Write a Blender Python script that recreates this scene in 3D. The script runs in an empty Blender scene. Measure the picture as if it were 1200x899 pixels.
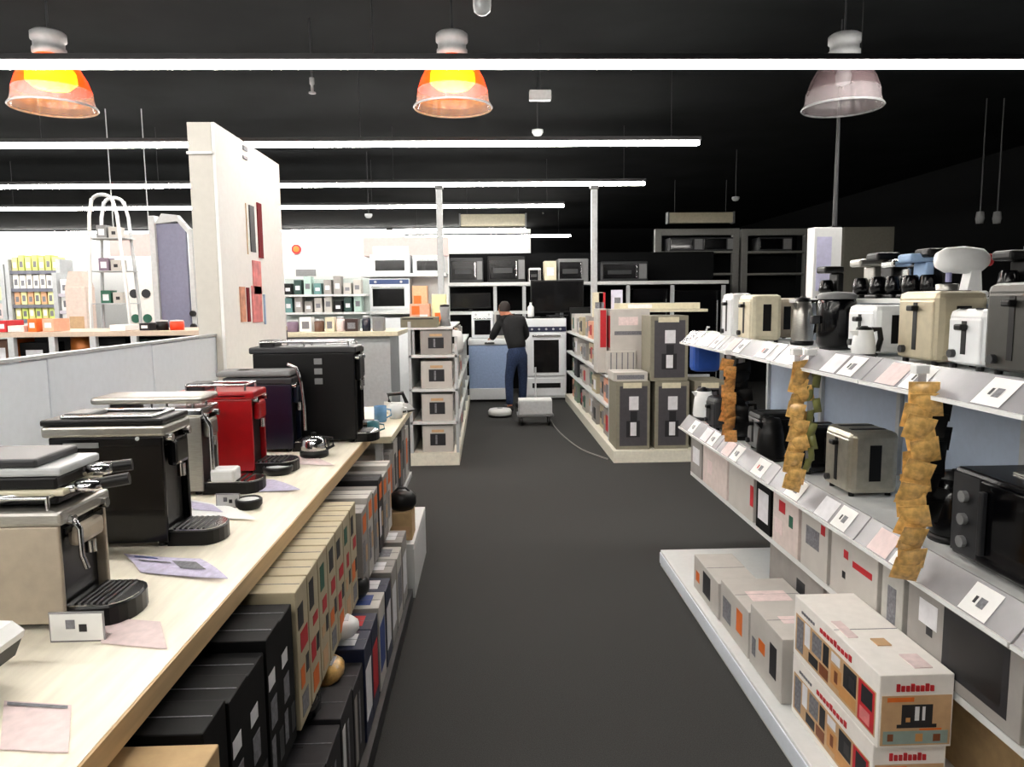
import bpy, bmesh, math, random
from mathutils import Vector, Matrix
R = math.radians
C = bpy.context.scene.collection
SC = bpy.context.scene

# ------------------------------------------------------------------ camera
F = 867.0; EYE = 1.65
yaw, pitch, roll = R(1.85), R(-6.42), R(0.6)
fw = Vector((math.sin(yaw)*math.cos(pitch), math.cos(yaw)*math.cos(pitch), math.sin(pitch)))
r0 = Vector((math.cos(yaw), -math.sin(yaw), 0)); u0 = r0.cross(fw)
rt = r0*math.cos(roll) - u0*math.sin(roll); up = rt.cross(fw)
cam = bpy.data.cameras.new('camera'); cam.sensor_width = 36; cam.lens = F*36/1200
cam.clip_start = 0.05; cam.clip_end = 200
co = bpy.data.objects.new('camera', cam); C.objects.link(co)
m3 = Matrix((rt, up, -fw)).transposed()
co.matrix_world = Matrix.Translation((0, 0, EYE)) @ m3.to_4x4()
SC.camera = co

# ------------------------------------------------------------------ world, exposure
w = bpy.data.worlds.new('world'); SC.world = w; w.use_nodes = True
w.node_tree.nodes['Background'].inputs[0].default_value = (0.6, 0.7, 0.8, 1)
w.node_tree.nodes['Background'].inputs[1].default_value = 0.02
SC.view_settings.view_transform = 'Standard'; SC.view_settings.look = 'None'
SC.view_settings.gamma = 1; SC.view_settings.use_curve_mapping = False
SC.view_settings.exposure = 0.65
TUBE_POWER = 46.0
WALLFILL_POWER = 45.0

def ray(px, py): return fw + rt*((px-600)/F) - up*((py-449.5)/F)
def atY(px, py, Y):
    v = ray(px, py); v = v*(Y/v.y); return Vector((v.x, Y, v.z+EYE))
def atZ(px, py, Z):
    v = ray(px, py); v = v*((Z-EYE)/v.z); return Vector((v.x, v.y, Z))
def pb(x0, y0, x1, y1, Y):
    """picture box at depth Y -> x0, x1, z0, z1 in metres"""
    a = atY(x0, y1, Y); b = atY(x1, y0, Y); return a.x, b.x, a.z, b.z

# ------------------------------------------------------------------ materials
MC = {}
def lin(c): return tuple((x/255/12.92 if x/255 <= .04045 else ((x/255+.055)/1.055)**2.4) for x in c)
def M(name, rgb=(128,128,128), rough=.5, metal=0, var=.06, scale=30, emit=0, ecol=None, alpha=1, trans=0, bump=0, coat=0, stretch=None, spec=.5):
    if name in MC: return MC[name]
    m = bpy.data.materials.new(name); m.use_nodes = True; nt = m.node_tree; b = nt.nodes['Principled BSDF']
    c = lin(rgb)
    b.inputs['Base Color'].default_value = (*c, 1); b.inputs['Roughness'].default_value = rough; b.inputs['Metallic'].default_value = metal
    b.inputs['Specular IOR Level'].default_value = spec
    if coat: b.inputs['Coat Weight'].default_value = coat
    if trans: b.inputs['Transmission Weight'].default_value = trans
    if alpha < 1: b.inputs['Alpha'].default_value = alpha
    if emit:
        b.inputs['Emission Color'].default_value = (*(lin(ecol or rgb)), 1); b.inputs['Emission Strength'].default_value = emit
    if var:
        tc = nt.nodes.new('ShaderNodeTexCoord'); mp = nt.nodes.new('ShaderNodeMapping')
        n = nt.nodes.new('ShaderNodeTexNoise'); n.inputs['Scale'].default_value = scale; n.inputs['Detail'].default_value = 5
        nt.links.new(tc.outputs['Object'], mp.inputs[0]); nt.links.new(mp.outputs[0], n.inputs['Vector'])
        if stretch: mp.inputs['Scale'].default_value = stretch
        r = nt.nodes.new('ShaderNodeValToRGB')
        r.color_ramp.elements[0].position = .3; r.color_ramp.elements[1].position = .7
        r.color_ramp.elements[0].color = (*(x*(1-var*1.5) for x in c), 1); r.color_ramp.elements[1].color = (*(min(1, x*(1+var)) for x in c), 1)
        nt.links.new(n.outputs[0], r.inputs[0]); nt.links.new(r.outputs[0], b.inputs['Base Color'])
        if bump:
            bp = nt.nodes.new('ShaderNodeBump'); bp.inputs['Strength'].default_value = bump; bp.inputs['Distance'].default_value = .004
            nt.links.new(n.outputs[0], bp.inputs['Height']); nt.links.new(bp.outputs[0], b.inputs['Normal'])
    MC[name] = m; return m

black = M('black plastic', (8,8,9), .4, spec=.3)
gloss = M('glossy black', (4,4,6), .18, coat=.15, spec=.3)
dark = M('dark grey plastic', (36,37,40), .45)
grey = M('grey plastic', (120,121,122), .5)
lgrey = M('light grey metal', (185,188,190), .4)
white = M('white plastic', (232,233,232), .4, var=.02)
wenamel = M('white enamel', (225,228,230), .3, var=.02)
chrome = M('chrome', (205,205,205), .18, 1, var=.03)
steel = M('brushed steel', (170,168,162), .32, .9, var=.1, scale=40, stretch=(1,1,14))
cream = M('cream plastic', (214,206,180), .4)
beige = M('beige steel panel', (176,164,146), .42, .15)
red = M('red lacquer', (165,8,18), .3, coat=.3)
navy = M('navy lacquer', (6,14,36), .3, coat=.3)
woodtop = M('pale birch laminate', (250,241,222), .35, var=.07, scale=5, stretch=(9,1,9))
woodedge = M('birch edge band', (196,166,122), .5, var=.1, scale=8, stretch=(1,.3,6))
paleblue = M('pale blue grey panel', (222,229,238), .5, var=.02)
shelfwhite = M('powder coated white steel', (215,217,216), .42, var=.02)
railclear = M('milky clear plastic', (172,170,174), .22, var=.05, scale=14, alpha=.62)
paper = M('white paper', (240,240,238), .7, var=.02)
lav = M('lavender printed sheet', (196,190,214), .7, var=.12, scale=60)
pink = M('pale pink sheet', (226,206,204), .7, var=.08, scale=40)
card = M('brown cardboard', (190,160,116), .8, var=.08, scale=25)
boxwhite = M('white carton board', (188,184,178), .65, var=.04, scale=12)
boxgrey = M('grey carton board', (150,146,142), .65, var=.06, scale=12)
boxbeige = M('beige carton board', (182,170,142), .7, var=.05, scale=12)
boxblack = M('black carton board', (8,8,9), .6, var=.1, spec=.15)
boxdark = M('charcoal carton board', (44,43,46), .55, spec=.2)
inkred = M('red ink', (186,30,40), .6)
inkdark = M('dark ink', (30,30,34), .6)
inkgreen = M('green ink', (34,92,72), .6)
inkorange = M('orange ink', (222,110,36), .6)
inkblue = M('blue ink', (36,62,128), .6)
inkcream = M('tan ink', (196,160,120), .6)
inkgrey = M('mid grey ink', (118,118,124), .6, var=.25, scale=90)
inklight = M('pale ink', (222,222,226), .6)
carpet = M('charcoal carpet', (66,66,65), .95, var=.22, scale=260, bump=.6, spec=.1)
ceilm = M('charcoal painted ceiling', (27,29,30), .9, var=.2, scale=1.2, spec=.05)
wallw = M('white wall paint', (238,238,236), .8, var=.02)
walld = M('dark wall paint', (16,17,18), .85, spec=.1)
tube = M('lit tube', (255,255,255), .5, var=0, emit=TUBE_POWER, ecol=(255,250,243))
wallfill = M('added wall fill', (255,255,255), .5, var=0, emit=WALLFILL_POWER, ecol=(255,252,246))
amber = M('amber packet film', (236,184,108), .3, var=.3, scale=45, coat=.3)
amberd = M('brown packet film', (214,152,84), .35, var=.25, scale=70)

# ------------------------------------------------------------------ mesh builder
class MB:
    def __init__(s): s.v = []; s.f = []; s.m = []; s.mats = []; s.sm = []
    def mi(s, m):
        if m not in s.mats: s.mats.append(m)
        return s.mats.index(m)
    def add(s, vs, fs, m, smooth=False):
        b = len(s.v); i = s.mi(m); s.v += [tuple(v) for v in vs]
        for f in fs: s.f.append([b+k for k in f]); s.m.append(i); s.sm.append(smooth)
        return s
    def box(s, x0, x1, y0, y1, z0, z1, m, r=0, xf=None):
        if x0 > x1: x0, x1 = x1, x0
        if y0 > y1: y0, y1 = y1, y0
        if z0 > z1: z0, z1 = z1, z0
        vs = [(x,y,z) for x in (x0,x1) for y in (y0,y1) for z in (z0,z1)]
        fs = [(0,1,3,2),(4,6,7,5),(0,4,5,1),(2,3,7,6),(0,2,6,4),(1,5,7,3)]
        if r:
            r = min(r, .45*min(x1-x0, y1-y0, z1-z0))
            bm = bmesh.new(); bv = [bm.verts.new(v) for v in vs]
            for f in fs: bm.faces.new([bv[k] for k in f])
            bmesh.ops.bevel(bm, geom=list(bm.edges), offset=r, segments=2, affect='EDGES', profile=.5)
            bm.verts.ensure_lookup_table(); bm.verts.index_update()
            vs = [v.co.copy() for v in bm.verts]; fs = [[v.index for v in f.verts] for f in bm.faces]; bm.free()
        if xf: vs = [xf @ Vector(v) for v in vs]
        return s.add(vs, fs, m)
    def lathe(s, prof, m, c=(0,0,0), n=20, xf=None, rib=0):
        vs = []; fs = []
        for (r, z) in prof:
            for k in range(n):
                a = 2*math.pi*k/n; q = r*(1+(rib if k % 2 else -rib))
                vs.append(Vector((q*math.cos(a), q*math.sin(a), z)))
        for i in range(len(prof)-1):
            for k in range(n):
                k2 = (k+1) % n; fs.append((i*n+k, i*n+k2, (i+1)*n+k2, (i+1)*n+k))
        if xf: vs = [xf @ v for v in vs]
        vs = [v+Vector(c) for v in vs]
        return s.add(vs, fs, m, not rib)
    def cyl(s, p0, p1, r, m, n=12, r1=None):
        return s.tube([p0, p1], r, m, n, r1)
    def tube(s, path, r, m, n=8, r1=None):
        P = [Vector(p) for p in path]; vs = []; fs = []
        for i, p in enumerate(P):
            t = (P[min(i+1, len(P)-1)] - P[max(i-1, 0)]).normalized()
            a = Vector((0,0,1)) if abs(t.z) < .9 else Vector((1,0,0))
            x = t.cross(a).normalized(); y = t.cross(x)
            rr = r if r1 is None else r+(r1-r)*i/(len(P)-1)
            for k in range(n): vs.append(p + x*rr*math.cos(2*math.pi*k/n) + y*rr*math.sin(2*math.pi*k/n))
        for i in range(len(P)-1):
            for k in range(n):
                k2 = (k+1) % n; fs.append((i*n+k, (i+1)*n+k, (i+1)*n+k2, i*n+k2))
        s.add(vs, fs, m, True)
        s.add(vs[:n], [tuple(range(n))], m); s.add(vs[-n:], [tuple(reversed(range(n)))], m)
        return s
    def prism(s, poly, axis, t0, t1, m):
        n = len(poly)
        def p(a, b, t): return {'y': (a, t, b), 'x': (t, a, b), 'z': (a, b, t)}[axis]
        vs = [p(a, b, t0) for a, b in poly] + [p(a, b, t1) for a, b in poly]
        fs = [tuple(range(n)), tuple(reversed(range(n, 2*n)))] + [(k, k+n, (k+1) % n+n, (k+1) % n) for k in range(n)]
        return s.add(vs, fs, m)
    def quad(s, a, b, c, d, m): return s.add([a, b, c, d], [(0,1,2,3)], m)
    def build(s, name, parent=None, label=None):
        me = bpy.data.meshes.new(name); me.from_pydata(s.v, [], s.f)
        for m in s.mats: me.materials.append(m)
        me.polygons.foreach_set('material_index', s.m); me.polygons.foreach_set('use_smooth', s.sm)
        bm = bmesh.new(); bm.from_mesh(me); bmesh.ops.recalc_face_normals(bm, faces=bm.faces); bm.to_mesh(me); bm.free()
        me.update()
        o = bpy.data.objects.new(name, me); C.objects.link(o)
        if parent: o.parent = parent
        if label: o['label'] = label
        return o

def tag(o, label, cat, group=None, kind=None):
    o['label'] = label; o['category'] = cat
    if group: o['group'] = group
    if kind: o['kind'] = kind
    return o
def T(name, label, cat, loc=(0,0,0), rz=0, group=None):
    o = bpy.data.objects.new(name, None); o.empty_display_size = .05; C.objects.link(o)
    o.location = loc; o.rotation_euler = (0,0,rz); return tag(o, label, cat, group)
def struct(o): o['kind'] = 'structure'; return o
def dup(root, loc=None, rz=None, label=None, group=None):
    r = root.copy(); C.objects.link(r)
    if loc is not None: r.location = loc
    if rz is not None: r.rotation_euler = (0,0,rz)
    if label: r['label'] = label
    if group: r['group'] = group
    for ch in list(root.children):
        c = ch.copy(); C.objects.link(c); c.parent = r
        for g in list(ch.children):
            d = g.copy(); C.objects.link(d); d.parent = c
    return r
def bx(name, parent, x0, x1, y0, y1, z0, z1, m, r=0, label=None):
    return MB().box(x0, x1, y0, y1, z0, z1, m, r).build(name, parent, label)
ORD2 = ['topmost','second','third','fourth','fifth','sixth','seventh','eighth','ninth','tenth','eleventh','twelfth','thirteenth','fourteenth','fifteenth','sixteenth','seventeenth','eighteenth','nineteenth','twentieth']
ORD = ['first','second','third','fourth','fifth','sixth','seventh','eighth','ninth','tenth','eleventh','twelfth','thirteenth','fourteenth']

# ------------------------------------------------------------------ setting
X0, X1, Y0, Y1, CE = -17.0, 8.5, -5.0, 25.0, 4.0
struct(MB().box(X0-.2, X1+.2, Y0-.2, Y1+.2, -.2, 0, carpet).build('floor'))
ce = struct(MB().box(X0-.2, X1+.2, Y0-.2, Y1+.2, CE, CE+.2, ceilm).build('ceiling'))
wb = struct(MB().box(X0, X1, Y1, Y1+.2, 0, CE, walld).build('wall_back'))
wx = atY(622, 300, Y1-.05).x
MB().box(X0, wx, Y1-.04, Y1, 0, CE, wallw).build('white_panelling', wb, 'bright white stretch of the back wall')
struct(MB().box(X0-.2, X0, Y0, Y1, 0, CE, wallw).build('wall_left'))
struct(MB().box(X1, X1+.2, Y0, Y1, 0, CE, walld).build('wall_right'))
struct(MB().box(X0, X1, Y0-.2, Y0, 0, CE, walld).build('wall_front'))
# ------------------------------------------------------------------ lamps
def linear_light(Y, xa, xb, z, label, wd=.065):
    z -= .045
    t = T('linear_light', label, 'ceiling light', ((xa+xb)/2, Y, z), 0, 'suspended linear tube lights')
    L = (xb-xa)/2
    MB().box(-L, L, -wd/2-.008, wd/2+.008, .045, .085, dark).build('housing', t)
    MB().box(-L+.01, L-.01, -wd/2, wd/2, -.002, .044, tube, .015).build('diffuser', t)
    n = max(2, int(2*L/3)+1)
    for k in range(n):
        x = -L+.3+(2*L-.6)*k/(n-1)
        MB().cyl((x, 0, .085), (x, 0, CE-z-.003), .004, dark, 5).build('suspension_wire', t)
LZ = 3.25
linear_light(5.19, -11, 6.2, LZ, 'longest and nearest suspended white tube light, crossing all three pendants')
linear_light(7.72, -11, 2.2, LZ, 'second nearest long white tube light, ending right of the middle pendant')
linear_light(10.35, -11, 2.2, LZ, 'third nearest long white tube light under the ceiling')
linear_light(12.7, -11, 1.33, LZ, 'fourth nearest long white tube light, crossing the three thin poles low down')
linear_light(18.6, -2.0, 2.1, LZ, 'short far tube light in front of the white back wall', .1)
linear_light(2.6, -11, .3, LZ, 'long white tube light overhead, just above the near end of the counter')  # unseen tubes continue the grid; right ends cut short to dim that side
linear_light(0.0, -11, .3, LZ, 'long white tube light overhead behind the viewer')
linear_light(-2.6, -11, .3, LZ, 'rearmost long white tube light behind the viewer')
for k, xa in enumerate((-16.5, -12.0, -7.5, -3.0)):  # added light strips, put in to brighten the white back wall
    t = T('added_wall_light', ORD[k]+' slim added light strip from the left, brightening the white back wall', 'ceiling light', (xa, Y1-.75, CE-.1), 0, 'added lights brightening the white wall')
    MB().box(0, 4.3, -.05, .05, .05, .099, dark).build('housing', t)
    MB().box(.02, 4.28, -.04, .04, 0, .05, wallfill).build('diffuser', t)

glassclear = M('ribbed clear acrylic', (158,148,150), .25, var=.1, scale=10, alpha=.38)
glow = M('glowing amber reflector', (255,70,12), .4, var=0, emit=1.1, ecol=(255,45,6), alpha=.72)
bulb = M('lit lamp core', (255,190,30), .4, var=0, emit=9, ecol=(255,186,8))
offm = M('unlit dusky reflector', (100,84,86), .4, alpha=.6)
def pendant(px, lit, label):
    Y = 5.8; p = atY(px, 127, Y); z = p.z
    t = T('pendant_lamp', label, 'pendant lamp', (p.x, Y, z), 0, 'bell pendants in a row')
    MB().lathe([(.293,0),(.285,.012),(.268,.06),(.262,.13)], glassclear, n=48, rib=.012).build('shade', t, 'clear ribbed lower skirt')
    MB().lathe([(.262,.13),(.235,.21),(.19,.29),(.13,.35),(.1,.375)], glow if lit else offm, n=32).build('reflector', t, 'glowing red-orange upper shade' if lit else 'dull unlit upper shade')
    MB().lathe([(.294,-.004),(.3,.004),(.294,.012),(.288,.004),(.294,-.004)], grey, n=48).build('rim', t)
    if lit: MB().lathe([(0,.135),(.12,.145),(.17,.19),(.165,.25),(.11,.33),(0,.35)], bulb, n=20).build('bulb', t, 'glowing yellow lamp core')
    else: MB().lathe([(0,.16),(.05,.18),(.06,.24),(.03,.33),(0,.34)], lgrey, n=14).build('bulb', t)
    hz = MB().lathe([(.1,.37),(.115,.39),(.115,.42),(.105,.43),(.105,.47),(.12,.48),(.12,.53),(.1,.545),(0,.545)], grey, n=24); hz.build('gear_housing', t)
    MB().cyl((0,0,.54), (0,0,CE-z-.003), .008, dark, 6).build('cord', t)
    if lit:
        l = bpy.data.lights.new('lamp_light', 'POINT'); l.energy = 1.2; l.color = (1,.55,.2); l.shadow_soft_size = .08
        lo = bpy.data.objects.new('lamp_light', l); C.objects.link(lo); lo.location = (0,0,.06); lo.parent = t
pendant(63, True, 'glowing orange bell pendant lamp with a clear skirt, hanging at the far left')
pendant(531, True, 'glowing orange bell pendant lamp with a clear skirt, hanging over the aisle')
pendant(987, False, 'unlit grey clear-skirted bell pendant lamp above the right shelving')

# small ceiling devices
p = atY(565, 18, 4.3)
t = T('ceiling_sensor', 'small white cylindrical ceiling device above the middle pendant', 'sensor', (p.x, 4.3, p.z))
MB().lathe([(0,0),(.025,.004),(.045,.02),(.05,.05),(.05,.12),(.045,.14)], lgrey, n=18).build('body', t)
MB().cyl((0,0,.13), (0,0,CE-p.z-.003), .03, grey, 10).build('stem', t)
p = atY(633, 118, 7.0)
t = T('exit_light', 'small plain white box light hanging right of the middle pendant', 'light', (p.x, 7.0, p.z))
MB().box(-.1,.1,-.04,.04,0,.09,lgrey,.01).build('body', t)
MB().cyl((0,0,.09),(0,0,CE-p.z-.003),.006,dark,6).build('stem', t)
p = atY(366, 110, 6.5)
t = T('sprinkler', 'thin drop pipe with a small sprinkler head left of the middle pendant', 'sprinkler', (p.x, 6.5, p.z))
MB().lathe([(0,0),(.03,.003),(.03,.012),(.012,.02),(.012,.07),(.02,.08),(.02,.13),(0,.13)], grey, n=12).build('head', t)
MB().cyl((0,0,.13),(0,0,CE-p.z-.003),.009,dark,6).build('pipe', t)
for (px, py, lb) in [(432,256,'small round grey sensor low under the dark ceiling, above the pink header sign'), (630,160,'small dome sensor beside the second tube light'), (862,236,'tiny pale sensor on the dark ceiling at the right')]:
    Yd = 12.0 if py > 200 else 8.2
    p = atY(px, py, Yd)
    t = T('ceiling_sensor', lb, 'sensor', (p.x, Yd, p.z))
    MB().lathe([(0,0),(.04,.01),(.06,.04),(.06,.07),(0,.08)], lgrey, n=14).build('body', t)
    MB().cyl((0,0,.07),(0,0,CE-p.z-.003),.008,dark,6).build('stem', t)
for (a, b, c, d, lb, mm) in [(540,251,615,266,'cream box sign hanging over the aisle end below the tube lights', cream), (783,249,858,262,'dim cream box sign hanging above the grey shelf frame at right', cream)]:
    x0, x1, z0, z1 = pb(a, b, c, d, 15)
    t = T('hanging_sign', lb, 'sign', ((x0+x1)/2, 15, z0)); hw = (x1-x0)/2
    MB().box(-hw, hw, -.08, .08, 0, z1-z0, mm, .02).build('panel', t)
    MB().box(-hw-.03, -hw, -.09, .09, -.01, z1-z0+.01, grey).box(hw, hw+.03, -.09, .09, -.01, z1-z0+.01, grey).build('end_cap', t)
    for s in (-1, 1): MB().cyl((s*hw*.8, 0, z1-z0), (s*hw*.8, 0, CE-z0-.003), .008, dark, 6).build('suspension_wire', t)

# thin poles
for (px, ytop, ybot, Y, lb) in [(327,225,372,9.6,'thin grey pole beside the white display pillar, standing to the ceiling'), (517,222,345,10.2,'thin grey pole rising behind the end shelves left of the aisle'), (696,222,375,9.9,'thin grey pole rising out of the island right of the aisle')]:
    a = atY(px, ybot, Y)
    t = T('pole', lb, 'pole', (a.x, Y, 0), 0, 'slender grey power poles')
    zt = atY(px, ytop, Y).z
    MB().box(-.04,.04,-.04,.04,.01,zt,lgrey,.008).build('shaft', t)
    MB().box(-.08,.08,-.08,.08,0,.02,lgrey,.004).build('foot', t)
    MB().box(-.055,.055,-.055,.055,zt,zt+.05,grey,.01).build('cap', t)

# ------------------------------------------------------------------ left counter
CZ = .94; CX = -.645
t = T('display_counter', 'long counter with a pale wooden top carrying the coffee machines, at the left', 'counter', (0,0,0))
MB().box(-1.58, CX, .2, 3.95, CZ-.05, CZ, woodtop).build('worktop', t, 'pale birch laminate top')
MB().box(CX, CX+.006, .2, 3.95, CZ-.05, CZ-.001, woodedge).box(-1.58, CX, 3.95, 3.956, CZ-.05, CZ-.001, woodedge).build('edge_band', t, 'beige wooden edge strip')
for y in (.22, 1.2, 2.45, 3.9): MB().box(-1.56, -1.0, y, y+.03, .12, CZ-.05, dark).build('upright', t)
MB().box(-1.56, -1.53, .2, 3.95, .02, CZ-.05, dark).build('back_panel', t)
MB().box(-1.5, -.56, .2, 3.93, .44, .47, dark).build('shelf', t)
MB().box(-1.5, -.43, .2, 3.93, .0, .08, dark).build('plinth', t, 'dark base under the lower boxes')

dv = T('divider', 'low pale blue-grey partition running behind the coffee machines', 'partition', (0,0,0))
for k in range(5):
    y = .2+k*.845
    MB().box(-1.63, -1.6, y+.003, y+.842, .0, 1.455+.004*(k % 2), paleblue, .004).build('panel', dv)
MB().box(-1.635,-1.595,.2,4.42,1.46,1.472,lgrey).build('top_rail', dv)

dc = T('display_pillar', 'tall white free-standing display pillar with red posters on its aisle side', 'pillar', (0,0,0))
cw = M('warm white laminate', (205,201,192), .5, var=.02)
MB().box(-1.70,-1.565,4.42,5.75,0,2.68,cw,.003).build('panel', dc)
MB().box(-1.565,-1.545,4.42,5.75,0,2.68,wallw,.002).build('side_panel', dc, 'bright white face turned to the aisle')
MB().box(-1.705,-1.56,4.405,4.425,2.5,2.515,white).build('joint_strip', dc)
def poster(ya, yb, za, zb, mm, nm, lb):
    MB().box(-1.545,-1.538,ya,yb,za,zb,mm).build(nm, dc, lb)
def colz(px, py):
    v = ray(px, py); v = v*(-1.54/v.x); return v.y, v.z+EYE
skin = M('poster skin tone', (214,150,120), .6, var=.2, scale=20); dred = M('deep red print', (120,4,20), .95)
rose = M('rose print', (226,130,130), .6, var=.2, scale=15); ltblue = M('light blue print', (150,178,214), .6)
def pp(a, b, c, d, mm, nm, lb):
    y0_, zt = colz(a, b); y1_, zb = colz(c, d); poster(y0_, min(y1_, 5.73), zb, zt, mm, nm, lb)
pp(301,237,309,303,dred,'poster','deep red tall poster')
pp(292,240,300,296,inkdark,'poster','dark figure beside the red poster')
pp(288,238,291,298,inkcream,'poster','narrow tan print')
pp(296,305,307,345,rose,'poster','rose coloured picture')
pp(281,336,289,377,skin,'poster','tan picture low on the pillar')
pp(289,337,294,377,dred,'poster','small deep red picture')
pp(295,335,308,377,rose,'poster','salmon picture low on the pillar')
pp(309,345,312,380,ltblue,'poster','pale blue strip')
pp(285,170,290,178,inkgrey,'mark','small grey mark high up')
pp(285,182,290,188,inkgrey,'mark','small grey mark high up')

# ------------------------------------------------------------------ coffee machines
def machine(name, label, Y, xr, w_, d_, h, side, top, kind, trayl=.16, traym=black, head=None):
    """x = front (towards the aisle) at xr, body runs back by d_, width w_ along y starting at Y"""
    t = T(name, label, 'coffee machine', (xr-d_/2, Y+w_/2, CZ+.001), 0, 'coffee machines on the wooden counter')
    D, W = d_/2, w_/2
    head = head or side
    # C-shaped housing seen from the side
    MB().box(-D, D-.02, -W+.012, W-.012, .02, h-.05, black if kind != 'white' else white, .008).build('body', t)
    for s in (-1, 1): MB().box(-D-.002, D, s*W-(.012 if s > 0 else 0), s*W+(.012 if s < 0 else 0), .015, h-.045, side, .004).build('side_panel', t)
    MB().box(-D-.02, D+.01, -W-.004, W+.004, h-.045, h-.012, top, .008).build('top_plate', t)
    rails = MB()
    for s in (-1, 1): rails.cyl((-D+.03, s*(W-.02), h+.012), (D-.03, s*(W-.02), h+.012), .005, chrome, 8)
    for x in (-D+.03, D-.03): rails.cyl((x, -(W-.02), h+.012), (x, W-.02, h+.012), .005, chrome, 8)
    for x in (-D+.03, 0, D-.03):
        for s in (-1, 1): rails.cyl((x, s*(W-.02), h-.02), (x, s*(W-.02), h+.014), .005, chrome, 8)
    rails.build('cup_rail', t)
    MB().box(-D+.02, -D+.1, -W+.03, W-.03, h-.02, h+.02, dark, .01).build('water_tank', t)
    # head over tray
    MB().box(D-.01, D+.02, -W*.55, W*.55, h*.62, h-.06, head, .012).build('brew_head', t)
    MB().cyl((D+.012, 0, h*.62), (D+.012, 0, h*.52), .012, chrome, 12).build('spout', t)
    # drip tray, rounded front
    poly = [(D-.01, -W*.85)]+[(D+trayl-.05+.05*math.sin(a), -W*.85*math.cos(a)) for a in [math.pi*k/10 for k in range(11)]]+[(D-.01, W*.85)]
    MB().prism(poly, 'z', .0, .042, traym).build('drip_tray', t)
    g = MB()
    gp = [(a*.97+.004, b*.9) for a, b in poly]; g.prism(gp, 'z', .042, .047, chrome)
    g.build('drip_grille', t, 'metal grille')
    gg = MB()
    for k in range(6): gg.box(D+.005+k*(trayl-.04)/6, D+.012+k*(trayl-.04)/6, -W*.7, W*.7, .047, .05, black)
    gg.build('grille_slots', t)
    cp = MB().box(D-.001, D+.003, -W*.8, W*.8, h*.8, h-.07, gloss); cp.build('control_panel', t)
    for s in (-.5, .5): MB().cyl((D, s*W*1.4, h*.86), (D+.02, s*W*1.4, h*.86), .012, chrome, 12).build('knob', t)
    for sx in (-1, 1):
        for sy in (-1, 1): MB().cyl((sx*(D-.03), sy*(W-.03), 0), (sx*(D-.03), sy*(W-.03), .02), .014, black, 8).build('foot', t)
    return t
def lever(t, p0, p1, grip, r=.011):
    MB().cyl(p0, p1, r, chrome, 10).build('portafilter_arm', t, 'chrome lever arm')
    MB().lathe([(0,-.012),(.028,-.01),(.032,0),(.028,.012),(0,.014)], chrome, p1, 14).build('portafilter_ring', t)
    a = Vector(p1); b = Vector(grip)
    MB().cyl(a, b, r*1.25, black, 10).build('handle', t)
# nearest machine, beige flank
m1 = machine('coffee_machine', 'nearest coffee machine, beige side panel, banded chrome top with lever arms', 1.58, -.93, .2, .44, .28, beige, steel, 'a', .12)
for (z0, z1, x1, mm) in [(.272,.29,.2,black),(.29,.306,.215,cream),(.306,.335,.2,black),(.335,.355,.21,lgrey),(.355,.375,.16,dark)]:
    MB().box(-.24, x1, -.06, .11, z0, z1, mm, .006).build('band', m1)
lever(m1, (.06,-.06,.285), (.25,-.02,.305), (.33,0,.315)); lever(m1, (.03,.03,.30), (.235,.06,.325), (.30,.08,.33))
MB().tube([(.2,-.07,.25),(.235,-.07,.245),(.25,-.07,.22),(.25,-.07,.16),(.26,-.07,.13)], .006, chrome, 8).build('steam_wand', m1)
# black second
m2 = machine('coffee_machine', 'large black boxy coffee machine, second from the near end of the counter', 2.13, -.94, .18, .32, .375, gloss, steel, 'a', .14)
MB().box(-.18,.165,-.095,.095,.364,.382,black,.005).build('lid', m2)
MB().box(-.12,-.02,-.093,-.0905,.30,.315,grey).build('badge', m2)
MB().cyl((.09,-.093,.325),(.09,-.089,.325),.006,lgrey,10).build('button', m2)
# silver third
m3_ = machine('coffee_machine', 'silver steel coffee machine between the black and the red ones', 2.72, -1.06, .17, .36, .34, steel, chrome, 'a', .2)
MB().box(-.21,.19,-.09,.09,.345,.372,steel,.01).build('lid', m3_)
MB().prism([(.03,.12),(.1,.14),(.11,.2),(.08,.26),(.03,.27)], 'y', -.0865, -.084, black).build('side_recess', m3_, 'black recess in the flank')
MB().tube([(.2,-.09,.3),(.22,-.09,.26),(.22,-.09,.1)], .008, chrome, 8).build('steam_wand', m3_)
MB().box(.21,.3,-.1,-.02,.05,.1,white,.01).build('capsule_holder', m3_)
# red fourth
m4 = machine('coffee_machine', 'bright red coffee machine halfway down the counter', 3.05, -.975, .18, .30, .36, red, red, 'a', .16, black, red)
MB().box(-.17,.13,-.094,.094,.322,.335,white,.004).build('trim_band', m4)
MB().prism([(-.15,.17),(-.10,.19),(-.085,.23),(-.1,.27),(-.15,.29)], 'y', -.0935, -.089, black).build('side_recess', m4, 'black bite in the red flank')
MB().box(-.12,.0,-.094,-.09,.045,.075,lgrey,.004).build('badge', m4)
# navy fifth
m5 = machine('coffee_machine', 'dark navy coffee machine with grey lid, right behind the red one', 3.5, -.93, .16, .30, .37, navy, dark, 'a', .15)
MB().box(-.2,.15,-.082,.082,.362,.39,grey,.01).build('lid', m5)
MB().tube([(.13,-.05,.42),(.17,-.05,.40),(.19,-.05,.33),(.2,-.05,.22),(.2,-.05,.1)], .008, chrome, 8).build('steam_wand', m5)
# far black, large
m6 = machine('coffee_machine', 'widest tall black coffee machine, last on the wooden counter', 3.72, -.67, .2, .5, .5, black, dark, 'a', .1)
for k in range(3): MB().box(.05,.09,-.1015,-.098,.3+.05*k,.33+.05*k,grey,.003).build('button', m6)
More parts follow.
